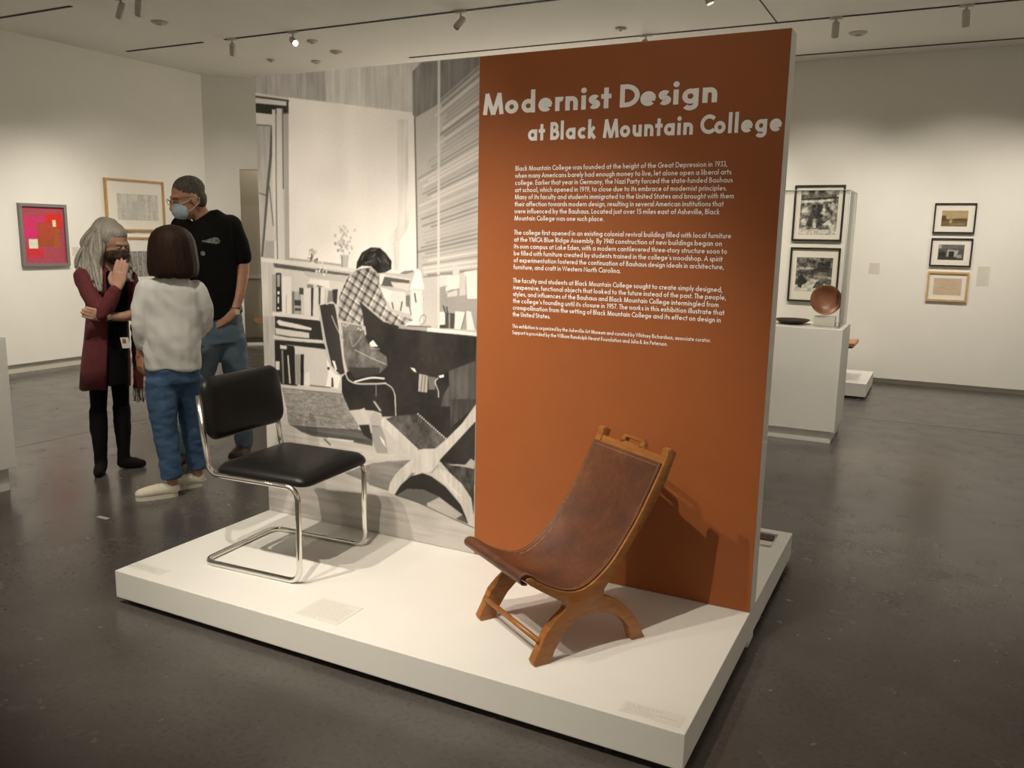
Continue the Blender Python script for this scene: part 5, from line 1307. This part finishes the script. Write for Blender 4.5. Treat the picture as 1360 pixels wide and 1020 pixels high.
P3.fuse('jeans', [('t', [(.045, 0, 1.08), (.05, 0, .95), (.055, 0, .86)], [(.158, .132), (.168, .140), (.165, .136)], (1, 0, 0)),
                  ('t', [(.125, 0, .90), (.150, -.01, .62), (.168, -.02, .46), (.190, -.03, .10)], [.105, .090, .078, .068]), ('t', [(-.015, .01, .90), (-.10, .035, .60), (-.15, .05, .46), (-.232, .06, .10)], [.105, .090, .078, .068])], M_JEAN2, .010, 4, .006, 12, 2., (1, 1, 1.7))
for (hx, hy), (tx, ty) in (((.205, -.06), (.130, .06)), ((-.215, .02), (-.30, .15))):
    H = Vector((hx, hy, 0)); T = Vector((tx, ty, 0)); D = (T - H).normalized()
    P3.fuse('shoe', [('t', [tuple(H + Vector((0, 0, .055))), tuple(H.lerp(T, .4) + Vector((0, 0, .050))), tuple(H.lerp(T, .75) + D * .03 + Vector((0, 0, .038))), tuple(T + D * .06 + Vector((0, 0, .030)))], [(.050, .042), (.046, .044), (.036, .050), (.026, .036)], (0, 0, 1)),
                    ('t', [tuple(H + Vector((0, 0, .014))), tuple(T + D * .06 + Vector((0, 0, .014)))], [(.014, .045), (.014, .045)], (0, 0, 1))], M_BRSHOE, .008, 3)
# watch and the pale print on the shirt
MB().tube([P3.L((.155 + .036 * math.cos(a), .108 + .036 * math.sin(a) * .7, 1.100 + .024 * math.sin(a) + .006 * math.cos(a))) for a in np.linspace(0, 2 * math.pi, 21)[:-1]], [(.004, .011)] * 20, 8, closed=True).build('watch_strap', M_STEEL, P3.t, True)
MB().prism([(-.020, -.018), (.020, -.018), (.020, .018), (-.020, .018)], lambda a, b, t: P3.L((.172 + a * .8, .140 + t + a * -.4, 1.092 + b)), 0, .009).build('watch_case', mat('watch_dial', (.72, .66, .50), .3, .5), P3.t, bevel=.003)
def on_shirt(sv, zv, lift=.0015):
    """point on the front of the shirt at (s, z)"""
    og = P3.L((sv, .6, zv)) - P3.b; hit, loc, nor, idx = tee.ray_cast(og, -P3.C)
    p = loc if hit else P3.L((sv, .15, zv)) - P3.b
    return P3.b + p + P3.C * lift
def shirt_patch(name, pts, material, k=1):
    mb = MB(); c = (sum(p[0] for p in pts) / len(pts), sum(p[1] for p in pts) / len(pts)); rings = 4; vs = []; n = len(pts)
    for j in range(rings, 0, -1):
        for p in pts: f = j / rings; vs.append(on_shirt(c[0] + (p[0] - c[0]) * f, c[1] + (p[1] - c[1]) * f))
    vs.append(on_shirt(*c)); fs = [(j * n + i, j * n + (i + 1) % n, (j + 1) * n + (i + 1) % n, (j + 1) * n + i) for j in range(rings - 1) for i in range(n)] + [((rings - 1) * n + i, (rings - 1) * n + (i + 1) % n, rings * n) for i in range(n)]
    return mb.add(vs, fs).build(name, material, P3.t, True)
M_LOGO = mat('pale_shirt_print', (.30, .31, .29), .9, two=(.08, .08, .075), scale=70)
shirt_patch('shirt_print', [(-.045, 1.590), (-.020, 1.594), (.010, 1.606), (.040, 1.615), (.066, 1.610), (.076, 1.592), (.070, 1.574), (.048, 1.568), (.018, 1.574), (-.010, 1.578), (-.040, 1.582)], M_LOGO)
shirt_patch('shirt_badge', [(-.041 + .016 * math.cos(a), 1.503 + .016 * math.sin(a)) for a in np.linspace(0, 2 * math.pi, 13)[:-1]], M_LOGO)
tag(B(-1.095, -1.005, -.262, -.235, .0005, .002).build('floor_tape', mat('pale_tape', (.42, .40, .36), .6)), 'short strip of pale tape on the floor left of the platform', 'tape').rotation_euler = (0, 0, 0)
# ------------------------------------------------------------------ framed works
M_FRAMEB = mat('black_frame', (.018, .016, .015), .4)
M_FRAMEG = mat('grey_metal_frame', (.20, .19, .18), .4, .3)
M_FRAMEO = mat('oak_frame', (.55, .33, .13), .5, two=(.44, .25, .09), scale=20, grain=(1, 1, 4))
M_FRAMEP = mat('pale_oak_frame', (.60, .42, .20), .5, two=(.50, .33, .15), scale=20)
M_MAT = mat('mat_board', (.80, .77, .69), .8)
def frame(name, label, plane, a0, a1, z0, z1, fw, fd, fm, inner=None, board=M_MAT):
    """picture on a wall; plane 'x' = the left wall, 'y' = the far wall; returns the thing and a map (u, v, depth) -> world"""
    if plane == 'x': W = lambda a, b, t: (XL + t, a, b)
    else: W = lambda a, b, t: (a, YB - t, b)
    t = thing(name, label, 'picture', W((a0 + a1) / 2, z0, 0))
    q = [((a0, z0), (a1, z0), (a1 - fw, z0 + fw), (a0 + fw, z0 + fw)), ((a1, z0), (a1, z1), (a1 - fw, z1 - fw), (a1 - fw, z0 + fw)), ((a1, z1), (a0, z1), (a0 + fw, z1 - fw), (a1 - fw, z1 - fw)), ((a0, z1), (a0, z0), (a0 + fw, z0 + fw), (a0 + fw, z1 - fw))]
    for poly in q: MB().prism(poly, W, 0, fd).build('frame_bar', fm, t)
    if board: MB().prism([(a0 + fw, z0 + fw), (a1 - fw, z0 + fw), (a1 - fw, z1 - fw), (a0 + fw, z1 - fw)], W, .001, fd * .45).build('mat_board', board, t)
    return t, W, fd * .45
def photo(fr, a0, a1, z0, z1, raster, tint=((.02, .019, .018), (.72, .70, .64)), rgb=None, name='photo_print'):
    t, W, d = fr
    return raster.build(name, lambda x, y: W(a0 + x, z0 + y, d + .0012), M_PRINT, t, tint, rgb)
def boxes(r, data):
    w, h_ = r.wd, r.ht
    for tone, pts in data: r.poly(tone, [(pts[i] * w, pts[i + 1] * h_) for i in range(0, len(pts), 2)])
# left wall, abstract in reds
fr = frame('framed_painting', 'small grey-framed abstract picture in pinks and reds on the left wall', 'x', 2.690, 3.270, 1.215, 1.930, .035, .045, M_FRAMEG, board=None)
r = Raster(.51, .645, .006); cols = np.zeros((r.h, r.w, 3)); cols[:] = (.42, .075, .115)
def blk(x0, x1, y0, y1, c):
    m = (r.X / r.wd >= x0) & (r.X / r.wd < x1) & (r.Y / r.ht >= y0) & (r.Y / r.ht < y1); cols[m] = c
blk(.05, .36, .45, .83, (.66, .030, .170)); blk(.05, .70, .60, .83, (.62, .040, .150)); blk(.57, .95, .62, .88, (.68, .035, .020)); blk(.05, .45, .10, .28, (.60, .040, .060))
blk(.34, .80, .30, .72, (.36, .085, .030)); blk(.36, .74, .43, .70, (.44, .075, .045)); blk(.74, .86, .27, .62, (.40, .110, .030)); blk(.72, .81, .65, .77, (.78, .72, .52)); blk(.12, .34, .26, .43, (.78, .72, .60))
cols *= (.90 + .2 * vnoise(r.h, r.w, 2, 3, 5))[..., None]
t, W, d = fr; MB().prism([(2.70, 1.225), (3.26, 1.225), (3.26, 1.92), (2.70, 1.92)], W, .001, .018).build('backing', M_FRAMEB, t)
r.build('painted_sheet', lambda x, y: W(2.725 + x, 1.250 + y, .020), M_PRINT, t, rgb=cols)
# left wall, two textile prints in oak frames
fr = frame('framed_print', 'upper oak-framed pale grey print on the left wall', 'x', 3.815, 4.700, 1.640, 2.285, .022, .04, M_FRAMEO)
r = Raster(.62, .33, .008, 202); r.img += 26 * (vnoise(r.h, r.w, 40, 5, 1) - .5) + 26 * (vnoise(r.h, r.w, 2, 2, 2) - .5); r.poly(190, [(.22, .0), (.30, .0), (.30, .24), (.22, .24)]); photo(fr, 3.985, 4.605, 1.775, 2.105, r)
fr = frame('framed_print', 'lower oak-framed print with dark vertical stripes, behind the visitors', 'x', 3.815, 4.700, .915, 1.560, .022, .04, M_FRAMEO)
r = Raster(.62, .33, .006, 138); r.img += 60 * (vnoise(r.h, r.w, 3, 2, 3) - .5)
for k, x in enumerate((.0, .10, .175, .25, .325, .43, .52)): r.poly(200 if k % 2 else 185, [(x, 0), (x + .008, 0), (x + .008, .33), (x, .33)])
photo(fr, 3.985, 4.605, 1.05, 1.38, r)
# far wall
fr = frame('framed_photograph', 'upper large black-framed photograph of a work crew, above the wooden bowl', 'y', 1.468, 2.045, 1.668, 2.332, .022, .035, M_FRAMEB)
r = Raster(.43, .50, .005, 120); r.img += 150 * (vnoise(r.h, r.w, 7, 6, 11) - .5)
DETAIL = 90 * (vnoise(r.h, r.w, 3, 3, 12) - .5)
boxes(r, [(205, [0, 0, 1, 0, 1, .12, 0, .14]), (50, [0, .86, 1, .9, 1, .86, 0, .82]), (210, [0, .80, .85, .84, .85, .79, 0, .75]), (60, [.3, .45, .42, .45, .42, .72, .3, .72]), (45, [.42, .38, .62, .40, .60, .72, .45, .74]), (205, [.55, .5, .63, .48, .70, .6, .62, .66]), (215, [.62, .24, .78, .36, .95, .2, .86, .12, .8, .22]), (200, [.05, .22, .18, .22, .18, .38, .05, .36]), (50, [.2, .2, .32, .2, .36, .4, .24, .42]), (215, [.36, .15, .46, .15, .44, .3, .36, .3]), (55, [.46, .18, .6, .2, .62, .38, .5, .4]), (200, [.8, .62, .88, .6, .9, .76, .82, .76]), (205, [.05, .5, .2, .55, .2, .66, .05, .62])]); r.img += DETAIL; r.blur()
photo(fr, 1.545, 1.975, 1.745, 2.245, r)
fr = frame('framed_photograph', 'lower large black-framed photograph, partly behind the wooden bowl', 'y', 1.470, 2.050, .930, 1.590, .022, .035, M_FRAMEB)
r = Raster(.42, .41, .005, 95); r.img += 110 * (vnoise(r.h, r.w, 8, 10, 21) - .5)
boxes(r, [(205, [0, 0, 1, 0, 1, .2, .5, .3, 0, .18]), (40, [.08, .12, .2, .08, .34, .3, .2, .45, .05, .36]), (210, [.16, .0, .26, .05, .28, .22, .2, .2]), (190, [.4, .2, .62, .22, .66, .34, .42, .38]), (60, [.5, .1, .75, .1, .8, .25, .6, .3]), (45, [.55, .55, .95, .6, .95, .9, .6, .85]), (170, [0, .62, .5, .66, .5, .72, 0, .70]), (70, [.05, .45, .4, .5, .4, .62, .05, .6]), (150, [.5, .42, 1, .36, 1, .44, .5, .5])]); r.img += 90 * (vnoise(r.h, r.w, 3, 4, 22) - .5); r.blur()
photo(fr, 1.550, 1.970, 1.06, 1.47, r)
fr = frame('framed_photograph', 'top one of three small stacked pictures, black frame, sepia landscape', 'y', 3.013, 3.436, 1.782, 2.118, .016, .03, M_FRAMEB)
r = Raster(.262, .175, .005, 150); boxes(r, [(190, [0, .45, 1, .55, 1, 1, 0, 1]), (70, [0, .38, .12, .5, .3, .42, .6, .5, 1, .48, 1, .34, .5, .36, 0, .3]), (110, [0, 0, 1, 0, 1, .34, .5, .36, 0, .3]), (60, [0, .3, .2, .34, .16, .66, .06, .7, 0, .6]), (195, [.3, .2, .4, .2, .42, .42, .32, .42]), (150, [.3, .05, .9, .1, .9, .2, .4, .18])]); r.img += 26 * (vnoise(r.h, r.w, 2, 4, 31) - .5); r.blur()
photo(fr, 3.093, 3.355, 1.860, 2.035, r, ((.07, .045, .018), (.60, .46, .25)))
fr = frame('framed_photograph', 'middle one of three small stacked pictures, black frame, dark photograph of a building', 'y', 3.013, 3.436, 1.409, 1.728, .016, .03, M_FRAMEB)
r = Raster(.262, .172, .005, 85); boxes(r, [(105, [0, .7, 1, .75, 1, 1, 0, 1]), (175, [.34, .2, .72, .2, .80, .62, .36, .68]), (30, [.42, .2, .62, .2, .62, .56, .42, .56]), (180, [.0, .75, .12, .75, .12, 1, 0, 1]), (60, [0, 0, 1, 0, 1, .2, 0, .22]), (165, [.72, .15, .95, .12, .9, .35, .76, .34]), (40, [.05, .2, .28, .24, .28, .5, .05, .5])]); r.img += 20 * (vnoise(r.h, r.w, 3, 3, 41) - .5); r.blur()
photo(fr, 3.093, 3.355, 1.484, 1.656, r)
fr = frame('framed_drawing', 'lowest one of three small stacked pictures, pale oak frame with a faint drawing', 'y', 3.013, 3.436, 1.012, 1.349, .022, .03, M_FRAMEP)
r = Raster(.285, .19, .006, 196); r.img += 18 * (vnoise(r.h, r.w, 4, 8, 51) - .5); r.stroke(170, [(.03, .07), (.10, .09), (.16, .06), (.25, .08)], .008); r.stroke(172, [(.06, .13), (.15, .11), (.24, .13)], .006)
photo(fr, 3.082, 3.367, 1.085, 1.275, r, ((.3, .2, .12), (.68, .55, .40)))
# wall labels
M_WLAB = mat('wall_label', (.70, .67, .58), .7); M_WTXT = mat('wall_label_ink', (.52, .49, .42), .8)
def wlabel(lab, plane, a0, a1, z0, z1, rows):
    W = (lambda a, b, t: (XL + t, a, b)) if plane == 'x' else (lambda a, b, t: (a, YB - t, b))
    t = thing('wall_label', lab, 'label', W((a0 + a1) / 2, z0, 0)); MB().prism([(a0, z0), (a1, z0), (a1, z1), (a0, z1)], W, 0, .003).build('label_sheet', M_WLAB, t)
    m = MB(); rnd = random.Random(rows)
    for i in range(rows):
        z = z1 - .012 - (z1 - z0 - .02) * i / rows; e = a1 - .01 - rnd.random() * .3 * (a1 - a0)
        m.prism([(a0 + .01, z - .003), (e, z - .003), (e, z), (a0 + .01, z)], W, .003, .0034)
    tag(m.build('label_print', M_WTXT, t), kind='stuff')
wlabel('small pale wall label between the red picture and the oak-framed prints', 'x', 3.335, 3.430, 1.330, 1.436, 6)
wlabel('small pale wall label right of the large black-framed photographs', 'y', 2.375, 2.495, 1.297, 1.426, 7)
wlabel('tall pale wall label right of the three small stacked pictures', 'y', 3.510, 3.634, 1.205, 1.42, 11)

# ------------------------------------------------------------------ display cases
def glass_mat():
    m = bpy.data.materials.new('clear_acrylic'); m.use_nodes = True; nt = m.node_tree; N = nt.nodes; N.remove(N['Principled BSDF'])
    tr = N.new('ShaderNodeBsdfTransparent'); tr.inputs[0].default_value = (.985, .985, .975, 1); gl = N.new('ShaderNodeBsdfGlossy'); gl.inputs['Roughness'].default_value = .03
    fz = N.new('ShaderNodeFresnel'); fz.inputs[0].default_value = 1.18; mx = N.new('ShaderNodeMixShader')
    lk(nt, fz.outputs[0], mx.inputs[0]); lk(nt, tr.outputs[0], mx.inputs[1]); lk(nt, gl.outputs[0], mx.inputs[2]); lk(nt, mx.outputs[0], N['Material Output'].inputs[0]); return m
M_GLASS = glass_mat()
M_EDGE_GLINT = mat('acrylic_edge_glint', (.80, .79, .72), .25)  # pale bars along the cover edges, highlight put into their colour
def bonnet(lab, x0, x1, y0, y1, z0, z1):
    t = thing('acrylic_cover', lab, 'display case', ((x0 + x1) / 2, (y0 + y1) / 2, z0)); g = .005
    for nm, bx in (('front_pane', (x0, x1, y0, y0 + g, z0, z1)), ('back_pane', (x0, x1, y1 - g, y1, z0, z1)), ('side_pane', (x0, x0 + g, y0 + g, y1 - g, z0, z1)), ('side_pane', (x1 - g, x1, y0 + g, y1 - g, z0, z1)), ('top_pane', (x0, x1, y0, y1, z1, z1 + g))):
        B(*bx).build(nm, M_GLASS, t)
    e = .0022
    for x in (x0, x1):
        for y in (y0, y1): MB().tube([(x, y, z0), (x, y, z1 + g)], e, 6).build('corner_glint', M_EDGE_GLINT, t, True)
        MB().tube([(x, y0, z1 + g), (x, y1, z1 + g)], e, 6).build('top_glint', M_EDGE_GLINT, t, True)
    for y in (y0, y1): MB().tube([(x0, y, z1 + g), (x1, y, z1 + g)], e, 6).build('top_glint', M_EDGE_GLINT, t, True)
def pedestal(lab, x0, x1, y0, y1, z1, toe, inset):
    t = thing('pedestal', lab, 'pedestal', ((x0 + x1) / 2, (y0 + y1) / 2, 0))
    B(x0, x1, y0, y1, toe, z1).build('pedestal_body', M_PLINTH, t, bevel=.003); B(x0 + inset, x1 - inset, y0 + inset, y1 - inset, 0, toe).build('toe_base', M_PLINTH, t); return t
pedestal('white pedestal with wooden dishes under a clear cover, behind the orange panel', 1.30, 2.488, 3.93, 4.56, .958, .10, .028)
bonnet('clear acrylic cover over the wooden bowl and dish', 1.335, 2.452, 3.968, 4.522, .958, 2.066)
tag(B(2.232, 2.402, 4.11, 4.215, .9585, 1.045).build('display_block', M_PLINTH, bevel=.003), 'small white block holding the round wooden bowl upright', 'block')
M_BOWL = mat('turned_walnut', (.27, .105, .045), .4, two=(.15, .055, .022), scale=7, grain=(1, 4, 1)); M_DISH = mat('dark_turned_wood', (.055, .026, .014), .4, two=(.028, .013, .008), scale=12)
bd = Vector((.22, -.94, .22)).normalized(); q = bd.to_track_quat('Z', 'Y').to_matrix()
t = thing('wooden_bowl', 'round reddish wooden bowl standing on edge on a small white block', 'bowl', (2.31, 4.16, 1.046))
bc = Vector((2.312, 4.150, 1.176))
MB().lathe([(0, -.012), (.05, -.010), (.085, .002), (.108, .020), (.120, .030), (.1265, .028), (.122, .012), (.10, -.012), (.06, -.028), (0, -.032)], bc, 48, M=q).build('bowl_shell', M_BOWL, t, True)
MB().tube([bc + q @ Vector((.1235 * math.cos(a), .1235 * math.sin(a), .029)) for a in np.linspace(0, 2 * math.pi, 49)[:-1]], .0035, 6, closed=True).build('rim', M_BOWL, t, True)
t = thing('wooden_dish', 'flat dark wooden dish lying on the pedestal beside the bowl block', 'dish', (2.045, 4.22, .958))
MB().lathe([(0, .0005), (.06, .0005), (.10, .008), (.135, .024), (.146, .036), (.141, .038), (.125, .026), (.09, .014), (0, .010)], (2.045, 4.22, .958), 48).build('dish_shell', M_DISH, t, True)
MB().tube([(2.045 + .1435 * math.cos(a), 4.22 + .1435 * math.sin(a), .958 + .037) for a in np.linspace(0, 2 * math.pi, 49)[:-1]], .003, 6, closed=True).build('rim', M_DISH, t, True)
# low plinth by the far wall with a wooden table on it
t = thing('platform', 'small low white platform against the far wall, right of the pedestal', 'platform', (2.1, 6.75, 0))
B(1.5, 2.550, 6.26, 7.27, .025, .168).build('deck', M_PLINTH, t, bevel=.003); B(1.53, 2.52, 6.29, 7.24, 0, .025).build('toe_base', M_GAP_SHADE, t)
t = thing('wooden_table', 'wooden tabletop corner sticking out behind the white pedestal', 'table', (2.0, 6.6, .168))
M_TABLE = mat('reddish_wood', (.50, .235, .11), .4, two=(.40, .17, .075), scale=12, grain=(3, 1, 1))
B(1.62, 2.392, 6.34, 6.83, .548, .585).build('tabletop', M_TABLE, t, bevel=.003)
B(1.64, 2.372, 6.36, 6.81, .528, .548).build('apron', M_FRAMEB, t)
for x in (1.72, 2.16):
    for y in (6.42, 6.75): B(x - .02, x + .02, y - .02, y + .02, .168, .528).build('leg', M_TABLE, t)
# case cut by the left edge of the picture
pedestal('white pedestal cut by the left edge of the photo', -2.75, -1.985, -.85, -.150, .985, .150, .035)
bonnet('clear acrylic cover on the pedestal at the left edge of the photo', -2.715, -2.020, -.815, -.185, .985, 2.35)
# passage: bench and pale threshold
t = thing('bench', 'wooden bench seat in the dim doorway behind the man', 'bench', (*dg(.95, .55), 0))
m = MB(); dbox(m, .60, 1.7, .42, .72, .30, .345); m.build('seat', M_TABLE, t)
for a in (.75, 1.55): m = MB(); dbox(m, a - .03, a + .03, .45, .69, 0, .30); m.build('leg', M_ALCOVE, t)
m = MB(); dbox(m, DA + .02, DA + DW - .02, .02, .12, .0005, .03); tag(m.build('threshold_strip', M_PLINTH), 'pale threshold strip across the floor of the dim doorway', 'threshold')
